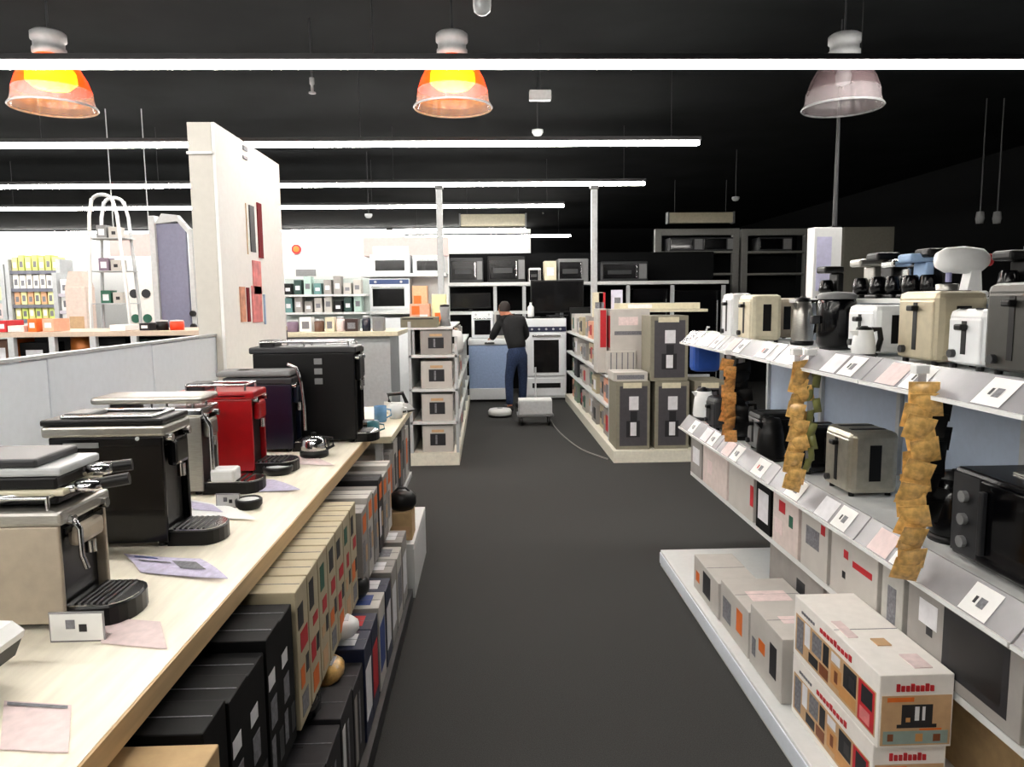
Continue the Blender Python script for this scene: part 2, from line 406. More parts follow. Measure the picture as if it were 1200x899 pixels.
# nearest low appliance
p = atZ(22, 790, CZ)
t = T('contact_grill', 'black rounded low appliance with a glossy white lid at the near end of the counter', 'appliance', (-.975, 1.27, CZ))
MB().prism([(-.16,.02),(.02,.02),(.07,.05),(.085,.085),(-.16,.085)], 'y', -.1, .1, black).build('base', t)
MB().prism([(-.16,.086),(.088,.086),(.092,.1),(.07,.118),(-.16,.13)], 'y', -.1, .1, white).build('lid', t, 'glossy white lid')
MB().box(-.02,.05,-.02,.03,.119,.123,inkdark).build('control_panel', t)
for sx in (-.12, .02):
    for sy in (-.08, .08): MB().cyl((sx,sy,0),(sx,sy,.022),.012,dark,8).build('foot', t)

# leaflets, price cards
def sheet(name, label, pts, mm, cat='leaflet', z=CZ, curl=.0, marks=None, group='printed sheets lying on the counter'):
    w4 = [atZ(px, py, z) for px, py in pts]
    c = sum(w4, Vector())/4
    t = T(name, label, cat, (c.x, c.y, z), 0, group)
    b = MB(); n = 5; vs = []; 
    for i in range(n+1):
        for j in range(n+1):
            u, v = i/n, j/n
            q = (w4[0]*(1-u)+w4[1]*u)*(1-v)+(w4[3]*(1-u)+w4[2]*u)*v-c
            q.z = .003+curl*(u*u)*.5+curl*.3*math.sin(v*3)
            vs.append(q)
    fs = [(i*(n+1)+j, (i+1)*(n+1)+j, (i+1)*(n+1)+j+1, i*(n+1)+j+1) for i in range(n) for j in range(n)]
    N = len(vs); vs += [q-Vector((0,0,.0015)) for q in vs]; fs += [tuple(N+k for k in reversed(f)) for f in fs]
    b.add(vs, fs, mm); b.build('page', t)
    if marks:
        k = MB()
        for (u, v, du, dv, m_) in marks:
            def Q(u, v):
                q = (w4[0]*(1-u)+w4[1]*u)*(1-v)+(w4[3]*(1-u)+w4[2]*u)*v-c; q.z = .0045+curl*(u*u)*.5+curl*.3*math.sin(v*3); return q
            k.quad(Q(u,v), Q(u+du,v), Q(u+du,v+dv), Q(u,v+dv), m_)
        k.build('print', t)
mk = [(.1,.15,.3,.1,inkblue),(.1,.4,.4,.08,inkgrey),(.55,.3,.3,.4,inkgrey)]
sheet('leaflet', 'lavender printed leaflet lying in front of the large black coffee machine', [(145,650),(235,660),(268,684),(165,672)], lav, marks=mk, curl=.02)
sheet('leaflet', 'pale pink price sheet lying behind the small white price card', [(125,725),(188,730),(196,762),(118,755)], pink)
sheet('leaflet', 'large pale pink sheet on the nearest corner of the counter', [(5,823),(84,828),(80,884),(0,880)], pink, marks=[(.05,.04,.9,.07,inkgrey)])
sheet('leaflet', 'white leaflet with lavender print lying before the silver coffee machine', [(210,583),(270,597),(300,612),(225,607)], paper, curl=.015, marks=[(.1,.2,.5,.5,lav)])
sheet('leaflet', 'lavender leaflet lying beside the drip tray of the red coffee machine', [(262,556),(320,565),(352,577),(290,577)], lav, curl=.015)
sheet('leaflet', 'tan sheet lying beside the navy coffee machine', [(335,533),(372,537),(392,546),(352,545)], pink)
def price_card(name, label, px0, py0, px1, py1, Y, lean=.0):
    x0, x1, z0, z1 = pb(px0, py0, px1, py1, Y); hw = (x1-x0)/2
    t = T(name, label, 'price card', ((x0+x1)/2, Y, CZ), 0, 'small upright price cards')
    h = z1-CZ
    MB().box(-hw-.003, hw+.003, -.003, .0, .0, h, railclear).build('holder', t)
    MB().box(-hw-.003, hw+.003, -.003, .03, .0, .003, railclear).build('foot', t)
    MB().box(-hw, hw, -.0045, -.003, .004, h-.004, paper).build('card', t)
    MB().box(-hw*.4, -hw*.05, -.0052, -.0045, h*.45, h*.75, inkgrey).box(hw*.1, hw*.4, -.0052, -.0045, h*.35, h*.6, inkdark).build('print', t)
price_card('price_card', 'white price card standing before the nearest coffee machine', 62, 716, 120, 755, 1.53)
price_card('price_card', 'small white price card standing in front of the silver coffee machine', 255, 578, 280, 596, 2.55)
def small_tray(label, px, py, r, mm, topm):
    p = atZ(px, py, CZ)
    t = T('capsule_dish', label, 'dish', (p.x, p.y, CZ))
    MB().lathe([(0,0),(r*.8,0),(r,.012),(r*1.02,.03),(r*.9,.035),(r*.85,.02),(0,.018)], mm, n=24).build('bowl', t)
    MB().lathe([(0,.021),(r*.8,.021),(r*.78,.03),(0,.034)], topm, n=20).build('filling', t)
small_tray('round black dish with pale filling right of the silver coffee machine', 292, 595, .045, black, white)
small_tray('round black dish with a silver plate right of the red coffee machine', 326, 555, .06, black, lgrey)
p = atZ(374, 530, CZ)
t = T('kettle', 'squat silver kettle on a black base by the navy coffee machine', 'kettle', (p.x, min(p.y,3.4), CZ))
MB().lathe([(0,0),(.06,0),(.065,.008),(.065,.028),(0,.028)], black, n=20).build('base', t)
MB().lathe([(.055,.028),(.06,.04),(.055,.08),(.04,.095),(0,.1)], chrome, n=20).build('body', t)
MB().tube([(.04,0,.09),(.085,0,.085),(.09,0,.05),(.058,0,.035)], .007, black, 8).build('handle', t)
MB().lathe([(0,.1),(.01,.1),(.012,.112),(0,.116)], black, n=10).build('knob', t)

# ------------------------------------------------------------------ cartons
def carton(name, label, x0, x1, y0, y1, z0, z1, mm, prints=(), group=None, faceX=1, cat='carton', tape=None, seam=True):
    """prints: (face, u0, v0, u1, v1, material); face X = aisle side, N = side facing the entrance, T = top"""
    cx, cy = (x0+x1)/2, (y0+y1)/2; a, b, h = (x1-x0)/2, (y1-y0)/2, z1-z0
    t = T(name, label, cat, (cx, cy, z0+.002), 0, group)
    MB().box(-a, a, -b, b, 0, h, mm, .003).build('body', t)
    if seam:
        MB().box(-a+.004, a-.004, -.001, .001, h-.0005, h+.0012, tape or inkgrey).build('flap_seam', t)
    if prints:
        e = .0008
        for (f, u0_, v0_, u1_, v1_, m_) in prints:
            k = MB(); e += .00006
            if f == 'X':
                x = faceX*a; k.box(x, x+faceX*e, -b+2*b*u0_, -b+2*b*u1_, h*v0_, h*v1_, m_)
            elif f == 'N': k.box(-a+2*a*u0_, -a+2*a*u1_, -b-e, -b, h*v0_, h*v1_, m_)
            else: k.box(-a+2*a*u0_, -a+2*a*u1_, -b+2*b*v0_, -b+2*b*v1_, h, h+e, m_)
            k.build('print', t)
    return t
rnd = random.Random(4)
# upper shelf under counter: black cartons near, beige cartons beyond
ys = [1.3,1.425,1.55,1.675,1.80]
def blackprint(i):
    return [('X',.08,.66,.5,.76,inklight),('X',.15,.4,.55,.58,inkgrey),('X',.1,.12,.35,.34,inkgrey),('X',.6,.1,.9,.3,dark),('N',.72,.8,.84,.88,inklight),('N',.45,.83,.68,.86,inkgrey)]
for i, y in enumerate(ys):
    carton('carton', 'black carton under the counter, %s from the near end'%ORD[i], -.92, -.535+.004*(i%2), y, y+.12, .47, .86-.012*(i%3), boxblack, blackprint(i), 'black cartons under the wooden counter')
carton('carton', 'plain brown cardboard box with a hand hole, nearest under the counter', -.95, -.5, .95, 1.285, .47, .85, card, [('T',.76,.45,.86,.55,inkdark),('T',.3,.47,.6,.49,boxbeige)], None)
y = 1.945
for i in range(7):
    wd = .132
    q_ = rnd.uniform
    pr = [('X',q_(.1,.2),q_(.7,.76),q_(.5,.7),q_(.86,.93),[inkdark,inkdark,inkgreen][i%3]),('X',q_(.25,.4),q_(.5,.57),q_(.7,.9),q_(.62,.68),inkred),('X',q_(.1,.2),q_(.25,.34),q_(.4,.6),q_(.4,.47),[inkorange,inkred,inkcream][i%3]),('X',.2,.06,.75,.22,[inkcream,inkgrey,inkorange][(i+1)%3]),('X',.65,.32,.9,.45,inkdark),('T',.3,.3,.6,.8,boxgrey)]
    carton('carton', 'beige red-printed carton under the counter, %s past the black cartons'%ORD[i], -.93, -.53, y, y+wd-.008, .47, .868, boxbeige, pr, 'beige cartons in a row under the counter')
    y += wd
# beyond: slimmer grey/orange cartons
cols = [boxgrey, boxwhite, boxgrey, boxdark, boxgrey, boxwhite]
for i in range(6):
    y0_ = 2.93+i*.155
    carton('carton', 'slim %s carton with orange patch under the counter, %s past the beige cartons'%(['grey','white','grey','charcoal','grey','white'][i], ORD[i]), -.9, -.52, y0_, y0_+.13, .47, .8+.02*(i%2), cols[i], [('X',.2,.7,.8,.92,inkorange),('X',.1,.2,.5,.6,inkgrey if i!=3 else inklight),('X',.6,.3,.9,.5,inkcream)], 'slim cartons at the far end under the counter')
# lower level on the plinth
low = [(.9,.33,'black'),(1.1,.33,'black'),(1.3,.34,'black'),(1.5,.33,'black'),(1.7,.33,'charcoal'),(1.9,.32,'charcoal'),(2.1,.33,'charcoal'),(2.3,.31,'charcoal')]
cm = {'black': boxblack, 'charcoal': boxdark, 'grey': boxgrey, 'navy': M('navy carton board', (26,34,62), .5), 'white': boxwhite}
for i, (y0_, h, c) in enumerate(low):
    carton('carton', '%s carton with a pale stripe on the bottom shelf, %s from the near end'%(c, ORD[i]), -.86, -.455, y0_, y0_+.19, .08, .08+h, cm[c], [('X',.1,.1,.32,.85,boxgrey if i%2 else inklight),('X',.5,.2,.62,.8,inkgrey),('T',.35,.4,.8,.8,boxdark)], 'dark cartons on the bottom shelf')
# second layer odd packs on the bottom row
odd = [(2.5,.155,'navy','white',.44),(2.66,.15,'navy','red',.46),(2.85,.17,'white','blue',.43),(3.05,.16,'navy','white',.4),(3.24,.17,'grey','white',.42),(3.45,.18,'white','grey',.4),(3.66,.2,'grey','white',.42)]
for i, (y0_, wd, c, c2, h) in enumerate(odd):
    mm2 = {'white': inklight, 'red': inkred, 'blue': inkblue, 'grey': inkgrey}[c2]
    carton('carton', '%s carton with %s print on the bottom shelf, %s past the dark cartons'%(c, c2, ORD[i]), -.84, -.45, y0_, y0_+wd, .08, min(.08+h*.85,.432), cm[c], [('X',.1,.2,.85,.75,mm2),('T',.3,.2,.9,.8,mm2),('N',.5,.3,.95,.8,mm2)], 'mixed cartons at the far bottom shelf')
def pouch(label, x, y, z, mm, w_=.12, h=.06, l=.16, group='loose packs lying on the lower cartons'):
    t = T('pack', label, 'pack', (x, y, z), rnd.uniform(-.4,.4), group)
    MB().lathe([(0,0),(w_*.4,.0),(w_*.5,h*.3),(w_*.5,h*.7),(w_*.35,h),(0,h)], mm, n=14, xf=Matrix.Diagonal((1,l/w_,1)).to_4x4()).build('body', t)
    MB().box(-w_*.25, w_*.25, -l*.2, l*.2, h, h+.002, inklight).build('print', t)
pouch('orange and brown pack lying among the black lower cartons', -.56, 2.39, .39, amber)
pouch('glossy black pack lying beside the orange one', -.6, 2.14, .41, gloss, .16, .08, .2)
pouch('crumpled white pack on the navy lower carton', -.55, 2.58, .455, white, .14, .06, .13)
pouch('black rounded pack on the lower cartons past the crumpled white one', -.58, 2.95, .45, black, .16, .08, .16)
# low white table past the counter with boxes
t = T('display_cube', 'low white display cube jutting into the aisle past the counter', 'display stand', (0,0,0))
MB().box(-.57,-.425,4.0,4.75,.28,.31,shelfwhite,.004).build('top', t)
for xx in (-.45,-.57): MB().box(xx,xx+.025,4.0,4.75,0,.28,shelfwhite).build('side_panel', t)
MB().box(-.545,-.45,4.0,4.02,0,.28,shelfwhite).build('front_panel', t)
carton('carton', 'brown and white carton on the low white display cube', -.56,-.44,4.06,4.24,.31,.47,card,[('X',.1,.2,.9,.8,inkcream),('N',.1,.1,.9,.5,inkcream)])
t = T('headlamp_case', 'round black case on the brown carton by the low white cube', 'case', (-.5,4.15,.473))
MB().lathe([(0,0),(.06,0),(.08,.03),(.08,.07),(.05,.1),(0,.105)], black, n=18).build('shell', t)
MB().tube([(-.05,0,.09),(-.02,0,.12),(.02,0,.12),(.05,0,.09)], .007, dark, 8).build('handle', t)

# far section beyond the counter: beige-topped unit with cans, mug
t = T('display_table', 'beige-topped display table just past the far end of the wooden counter', 'table', (0,0,0))
MB().box(-1.5,-.545,4.1,5.3,.86,.9,cream,.004).build('tabletop', t)
for x in (-1.45,-.62):
    for y_ in (4.13,5.25): MB().box(x-.02,x+.02,y_-.02,y_+.02,0,.86,lgrey).build('leg', t)
MB().box(-1.45,-.56,4.15,5.25,.4,.43,lgrey).build('shelf', t)
for i in range(5):
    c = ['grey','white','charcoal','grey','white'][i]
    carton('carton', 'upright %s carton with %s print under the beige table, %s from its near end'%(c, 'orange' if i%2==0 else 'dark', ORD[i]), -.9,-.57,4.16+i*.21,4.34+i*.21,.43,.78+.03*(i%2),cm[c],[('X',.1,.3,.5,.8,inkorange if i%2==0 else inkdark),('X',.6,.1,.9,.7,inkgrey),('N',.55,.2,.95,.9,inkgrey if i%2 else inkorange)],'upright cartons under the beige table')
m7 = machine('coffee_machine', 'narrow upright black coffee machine on the beige table past the counter', 4.25, -.75, .2, .2, .5, gloss, black, 'a', .1)
m7.location.z = .9; m7['group'] = 'appliances on the beige table'
p = atY(447,455,4.5)
def mug(label, x, y, z, mm, r=.04, h=.09):
    t = T('mug', label, 'mug', (x,y,z))
    MB().lathe([(0,0),(r*.85,0),(r,.01),(r,h),(r*.9,h),(r*.86,.012),(0,.012)], mm, n=18).build('cup', t)
    MB().tube([(r,0,h*.8),(r+.025,0,h*.75),(r+.028,0,h*.4),(r*.95,0,h*.25)], .005, mm, 8).build('handle', t)
mug('light blue mug on the beige table past the counter', -.68, 4.62, .9, M('sky blue glaze', (110,160,205), .25), .04, .1)
mug('white mug on the beige table beside the blue mug', -.6, 4.75, .9, white, .045, .09)
mug('teal and grey mug at the near edge of the beige table', -.66, 4.2, .9, M('teal glaze', (70,130,140), .3), .035, .07)
t = T('iron', 'white and black clothes iron on the far part of the beige table', 'iron', (-.6,5.0,.9), .6)
MB().prism([(-.1,-.05),(-.02,-.055),(.12,0),(-.02,.055),(-.1,.05)], 'z', 0, .015, chrome).build('soleplate', t)
MB().prism([(-.1,.016),(.09,.016),(.05,.06),(-.1,.08)], 'y', -.04, .04, white).build('body', t)
MB().tube([(-.08,0,.07),(-.09,0,.13),(.02,0,.13),(.05,0,.06)], .014, black, 8).build('handle', t)

# ------------------------------------------------------------------ left end gondola (four tiers)
GL = T('shelf_unit', 'white four-tier end shelf unit at the left of the aisle end', 'shelving', (0,0,0))
gx0, gx1, gy0, gy1 = -.79, -.30, 7.35, 11.9
MB().box(gx0,gx1,gy0,gy1,0,.13,M('cream white base', (232,228,212), .5)).build('plinth', GL, 'cream base')
tz = [.13,.45,.78,1.12]
for z in tz[1:]: MB().box(gx0,gx1,gy0,gy1,z-.03,z,shelfwhite,.003).build('shelf', GL)
MB().box(gx0,gx0+.03,gy0+.02,gy1,.13,1.45,lgrey).build('back_panel', GL)
for y_ in (gy0+.0,): 
    for x in (gx0, gx1-.03): MB().box(x,x+.03,y_,y_+.03,.13,1.3,lgrey).build('upright', GL)
for k in range(1,5): MB().box(gx0+.03,gx1-.02,gy0+.875+(k-1)*1.0,gy0+.89+(k-1)*1.0,.13,1.1,lgrey).build('divider', GL)
for i, z in enumerate(tz):
    lb = ['lowest','second lowest','second highest','highest'][i]
    hh = .27
    tt = carton('carton', 'pale toaster carton with black picture, front of the %s tier, end shelf unit'%lb, gx0+.12,gx1-.06,gy0+.03,gy0+.35,z,z+(hh if i<3 else .24),boxwhite if i!=3 else boxgrey,[('N',.25,.25,.75,.7,inkdark),('N',.42,.3,.48,.65,inkgrey),('N',.3,.75,.7,.85,inkcream),('X',.2,.3,.7,.7,inkgrey)],'toaster cartons on the end shelf unit')
    for j in range(4):
        carton('carton', 'pale carton on the %s tier of the end shelf unit, %s from its front'%(lb, ORD[j+1]), gx0+.1,gx1-.03,gy0+.42+j*.5,gy0+.85+j*.5,z,z+.2+.035*((i+j)%2),[boxwhite,boxgrey,boxwhite,boxbeige][(i+j)%4],[('X',.2,.2,.8,.7,[inkgrey,inkdark,inkred,inkgrey][(i*2+j)%4])],'cartons along the aisle side of the end shelf unit')
# boxes on top
olive = M('olive grey carton board', (122,118,98), .6)
x0,x1,z0,z1 = pb(470,372,512,396,7.4)
carton('carton', 'olive grey carton lying on top of the end shelf unit', x0,x1,7.38,7.75,1.39,z1,olive,[('N',.05,.8,.9,.92,inkdark)])
x0,x1,z0,z1 = pb(505,380,524,398,7.5)
# items cluster on top: bags etc
tp = GL
MB().box(gx0,gx1-.05,7.36,9.4,1.37,1.39,shelfwhite).build('shelf', tp)
for y_ in (7.4,9.3): 
    for x in (gx0+.05,gx1-.1): MB().box(x-.012,x+.012,y_-.012,y_+.012,1.12,1.37,lgrey).build('post', tp)
carton('carton', 'orange and pink carton on the upper board of the end shelf unit', -.83,-.62,8.0,8.25,1.39,1.62,M('salmon carton board', (226,168,140), .6),[('N',.1,.5,.5,.9,inkorange),('N',.5,.1,.9,.5,inklight)])
carton('carton', 'yellow-white carton beside the orange and pink one', -.6,-.45,8.1,8.3,1.39,1.72,M('pale yellow carton board', (244,236,180), .6),[('N',.2,.1,.8,.4,inkorange)])
def cylthing(name, label, cat, x, y, z, prof, mm, n=18, extra=None, group=None):
    t = T(name, label, cat, (x,y,z), 0, group); MB().lathe(prof, mm, n=n).build('body', t)
    if extra: extra(t)
    return t
def knobx(t, z=.2, r=.02): MB().lathe([(0,z),(r,z),(r,z+.02),(0,z+.028)], black, n=12).build('lid', t)
cylthing('rice_cooker', 'rounded white cooker with a black opening on the end shelf unit', 'cooker', -.36, 7.62, 1.12, [(0,0),(.09,0),(.11,.05),(.11,.16),(.09,.22),(0,.24)], white, extra=lambda t: (MB().box(-.03,.03,-.113,-.1,.1,.17,black,.01).build('window', t), knobx(t,.24)))
cylthing('blender_jar', 'tall grey blender on the upper board of the end shelf unit', 'blender', -.44, 7.72, 1.39, [(0,0),(.06,0),(.05,.06),(.04,.08),(.055,.2),(0,.2)], grey, extra=lambda t: knobx(t,.2,.05))

# products between pillar and sign: low long white display with small goods (Y ~ 8.2)
DT = T('display_table', 'long low white display table with small kitchen goods beyond the coffee machines', 'table', (0,0,0))
zt = atY(400, 388, 8.2).z
MB().box(-2.6,-.95,7.9,8.9,zt-.05,zt,cream,.004).build('tabletop', DT)
MB().box(-2.5,-1.05,8.0,8.8,0,zt-.05,lgrey).build('base', DT)
goods = [(336,375,350,'purple-grey',M('mauve plastic',(120,100,120),.4)),(352,372,366,'white',white),(368,374,380,'brown',M('brown plastic',(96,66,50),.4)),(382,372,392,'cream',cream),(394,371,404,'pink',pink),(405,374,420,'dark brown',M('umber plastic',(50,30,26),.35)),(424,370,434,'navy',navy),(437,372,450,'grey',grey)]
for i, (a, b, c, nm, mm) in enumerate(goods):
    q0 = atY(a, b, 8.1); q1 = atY(c, b, 8.1); r_ = (q1.x-q0.x)/2; h = max(q0.z-zt, .1)
    if i % 2 == 0:
        t = T('canister', '%s canister on the low white display table'%nm, 'canister', ((q0.x+q1.x)/2, 8.1, zt), 0, 'small goods on the low display table')
        MB().lathe([(0,0),(r_*.9,0),(r_,.01),(r_,h*.8),(r_*.8,h*.85),(0,h*.85)], mm, n=16).build('body', t)
        MB().lathe([(0,h*.85),(r_*.85,h*.85),(r_*.8,h),(0,h)], lgrey, n=16).build('lid', t)
    else:
        carton('carton', 'small %s carton on the low white display table'%nm, q0.x, q1.x, 8.05, 8.2, zt, zt+h, mm, [('N',.2,.2,.8,.7,inkgrey)], 'small goods on the low display table')

# wall rack with rows of small goods (Y ~ 11)
x0,x1,z0,z1 = pb(330,308,428,385,11.0)
WR = T('pegboard_rack', 'grey-green rack with rows of small packs in front of the white wall', 'rack', (0,0,0))
pegm = M('grey green metal', (176,186,182), .5)
MB().box(x0,x1,11.3,11.33,0,atY(380,326,11).z,pegm).build('back_panel', WR)
MB().box(x0,x1,10.9,11.3,0,.9,lgrey).build('base', WR)
rows = [345, 366]
rackz = []
for j, py in enumerate(rows):
    z = atY(380, py, 11).z; rackz.append(z)
    MB().box(x0,x1,10.95,11.3,z-.03,z,shelfwhite).build('shelf', WR)
cs = [(black,'black'),(M('teal carton',(90,130,128),.5),'teal'),(boxwhite,'white'),(M('deep green carton',(26,58,52),.5),'dark green'),(boxgrey,'grey'),(boxwhite,'white'),(M('mint carton',(170,196,186),.5),'mint'),(boxgrey,'grey')]
for j in range(2):
    for i in range(8):
        mm, nm = cs[(i*3+j) % 8]
        a = x0+.06+(x1-x0-.1)*i/8; wdt = (x1-x0-.1)/8*.75
        carton('pack', '%s pack on the %s row of the grey-green rack, %s from its left end'%(nm, ['upper','lower'][j], ORD[i]), a, a+wdt, 11.0, 11.2, rackz[j], rackz[j]+.16+.05*((i+j)%3), mm, [('N',.2,.3,.8,.6,inkgrey if nm in('white','mint') else inklight)], 'packs on the grey-green rack', cat='pack', seam=False)
gz = atY(355,326,11).z
x0b,x1b,_,zb1 = pb(343,315,366,325,11.1)
t = T('label_board', 'small grey board on top of the grey-green rack', 'sign', ((x0b+x1b)/2, 11.31, gz))
MB().box(-(x1b-x0b)/2,(x1b-x0b)/2,-.015,.015,.04,zb1-gz,grey).build('panel', t); MB().box(-.02,.02,-.01,.01,0,.04,lgrey).build('post', t)
q = atY(347,292,Y1-.1)
t = T('wall_badge', 'small red round badge on the bright white back wall', 'sign', (q.x, Y1-.05, q.z))
MB().cyl((0,0,0),(0,-.04,0),.16,inkred,16).build('disc', t); MB().cyl((0,-.04,0),(0,-.05,0),.1,inkorange,16).build('centre', t)

# oven wall with pink header sign (Y 12)
def oven(label, x0, x1, y0, y1, z0, z1, body=wenamel, group=None, band=None, name='oven', cat='oven'):
    z0 += .002
    t = T(name, label, cat, ((x0+x1)/2, (y0+y1)/2, z0), 0, group); a, b, h = (x1-x0)/2, (y1-y0)/2, z1-z0
    MB().box(-a, a, -b, b, 0, h, body, .008).build('body', t)
    d = MB().box(-a*.92, a*.92, -b-.02, -b-.001, h*.06, h*.78, body, .004).build('door', t)
    MB().box(-a*.74, a*.74, -b-.024, -b-.02, h*.14, h*.68, gloss).build('door_glass', d)
    MB().box(-a*.8, a*.8, -b-.05, -b-.04, h*.73, h*.76, chrome, .003).build('handle', d)
    MB().box(-a*.95, a*.95, -b-.006, -b, h*.82, h*.96, band or dark).build('control_panel', t)
    for s in (-.6, .6): MB().cyl((s*a, -b-.006, h*.89), (s*a, -b-.03, h*.89), h*.04, lgrey, 10).build('knob', t)
    return t
OW = T('display_wall', 'white partition carrying built-in ovens under a pink header sign', 'partition', (0,0,0))
x0,x1,z0,z1 = pb(428,276,523,392,12.0)
MB().box(x0,x1,12.3,12.4,0,z1,wallw).build('back_panel', OW)
MB().box(x0,x1,11.7,12.3,0,atY(470,372,12).z,wenamel).build('cabinet', OW)
hm = M('dusty pink sign', (206,182,178), .5, var=.03)
MB().box(x0-.02,x1+.02,12.22,12.29,atY(470,300,12.1).z,z1,hm,.01).build('header_panel', OW, 'dusty pink header sign')
_,_,za,zb = pb(436,288,478,300,12.1)
MB().box(pb(436,288,478,300,12.1)[0],pb(436,288,478,300,12.1)[1],12.2,12.219,za,zb,paper).build('header_card', OW, 'white card at the lower left of the header')
zs = [atY(470,321,12).z, atY(470,364,12).z]
for z in zs: MB().box(x0,x1,11.75,12.3,z-.05,z,shelfwhite).build('shelf', OW)
for (a,b,c,d,k,lb) in [(434,298,480,321,0,'white built-in oven directly under the pink header, left one'),(484,299,520,321,0,'white built-in oven directly under the pink header, right one')]:
    xa,xb,_,zt_ = pb(a,b,c,d,11.8); oven(lb, xa, xb, 11.8, 12.2, zs[0], zt_, wenamel, 'built-in ovens on the white partition', wenamel)
xa,xb,_,zt_ = pb(431,326,480,364,11.8); oven('white oven with a navy band across its top, below the two header ovens', xa, xb, 11.8, 12.2, zs[1], zt_, wenamel, 'built-in ovens on the white partition', M('navy band',(38,62,110),.4))
xa,xb,_,zt_ = pb(483,335,500,364,11.8); carton('carton','orange and pink carton beside the navy-banded oven', xa,xb,11.85,12.1,zs[1],zt_,M('peach carton',(222,170,130),.6),[('N',.1,.1,.6,.6,inkorange)])

# ------------------------------------------------------------------ back white-goods fixture (Y 13)
BW = T('back_shelving', 'long white-topped shelf across the far end of the aisle', 'shelving', (0,0,0))
bz = atY(690, 330, 13).z
xa = atY(524,330,13).x; xb = atY(852,330,13).x
MB().box(xa,xb,12.9,13.8,bz-.06,bz,shelfwhite,.004).build('shelf', BW, 'white upper shelf')
MB().box(xa,xb,13.8,13.85,0,bz+.55,walld).build('back_panel', BW, 'black back panel')
mz = atY(575, 365, 12.95).z
MB().box(xa,atY(618,365,13).x,12.9,13.6,mz-.05,mz,shelfwhite).build('shelf', BW, 'lower white shelf left')
for px in (524,580,614,658,736,788,848):
    q = atY(px,330,12.95); MB().box(q.x-.03,q.x+.03,12.92,12.98,0,q.z-.06 if q.z-.06<bz-.06 else bz-.06,lgrey).build('upright', BW)
def cooker(label, a, b, c, Y, z, mm=dark):
    xa,xb,_,zt_ = pb(a,b,c,b+1,Y); hw=(xb-xa)/2; h=zt_-z
    t = T('cooker', label, 'cooker', ((xa+xb)/2, Y+.25, z+.003), 0, 'cookers and microwaves on the far upper shelf')
    MB().box(-hw,hw,-.22,.25,.0,h,mm,.02).build('body', t)
    dd = MB().box(-hw*.9,hw*.55,-.235,-.221,h*.12,h*.85,gloss,.004).build('door', t)
    MB().box(hw*.48,hw*.53,-.26,-.236,h*.2,h*.8,chrome).build('handle', dd)
    MB().box(hw*.62,hw*.95,-.226,-.22,h*.12,h*.85,grey).build('control_panel', t)
    MB().box(-hw*.7,hw*.3,-.238,-.236,h*.35,h*.55,dark).build('window_mesh', t)
cooker('black microwave at the left end of the far upper shelf', 527, 302, 566, 13.0, bz, dark)
cooker('black microwave beside the leftmost one on the far upper shelf', 571, 300, 616, 13.0, bz, black)
cooker('white small microwave above the man on the far upper shelf', 620, 314, 634, 13.0, bz, white)
t_=pb(638,306,652,329,13.0); carton('carton','cream carton standing on the far upper shelf right of the small white microwave', t_[0],t_[1],13.0,13.3,bz,t_[3],cream,[('N',.2,.3,.8,.7,inklight)])
cooker('wide dark microwave with grey top just left of the island pole', 654, 303, 690, 13.0, bz, grey)
cooker('wide dark cooker right of the island pole on the far upper shelf', 704, 306, 760, 13.0, bz, dark)
# below shelf: black appliances
def fridge(label, a, c, Y, z0, ztop_px, mm, name='refrigerator', cat='refrigerator'):
    xa,xb,_,zt_ = pb(a,ztop_px,c,ztop_px+1,Y); hw=(xb-xa)/2; h=zt_-z0
    t = T(name, label, cat, ((xa+xb)/2, Y+.3, z0), 0, 'large appliances at the aisle end')
    MB().box(-hw,hw,-.28,.3,.03,h,mm,.01).build('body', t)
    d = MB().box(-hw,hw,-.31,-.285,h*.35,h,mm,.01).build('door', t); MB().box(hw*.8,hw*.86,-.34,-.31,h*.45,h*.9,chrome,.004).build('handle', d)
    d = MB().box(-hw,hw,-.31,-.285,.04,h*.34,mm,.01).build('door', t); MB().box(hw*.8,hw*.86,-.34,-.31,h*.12,h*.3,chrome,.004).build('handle', d)
    MB().box(-hw*.9,hw*.9,-.25,.25,0,.03,black).build('plinth', t)
def tv(label, a, b, c, d, Y, z0, mm=gloss, grp='flat black screens at the aisle end'):
    xa,xb,zz,zt_ = pb(a,b,c,d,Y); hw=(xb-xa)/2
    t = T('television', label, 'television', ((xa+xb)/2, Y, z0), 0, grp); h = zt_-z0
    MB().box(-hw,hw,-.02,.03,.05,h,black,.008).build('housing', t)
    MB().box(-hw*.96,hw*.96,-.023,-.02,.07,h*.96,mm).build('screen', t)
    MB().box(-hw*.4,hw*.4,-.1,.1,0,.012,dark,.004).build('foot', t); MB().box(-.03,.03,.0,.02,.01,.08,dark).build('stand', t)
tv('black television in the far shelf to the left above the man', 528, 343, 575, 362, 13.2, mz)
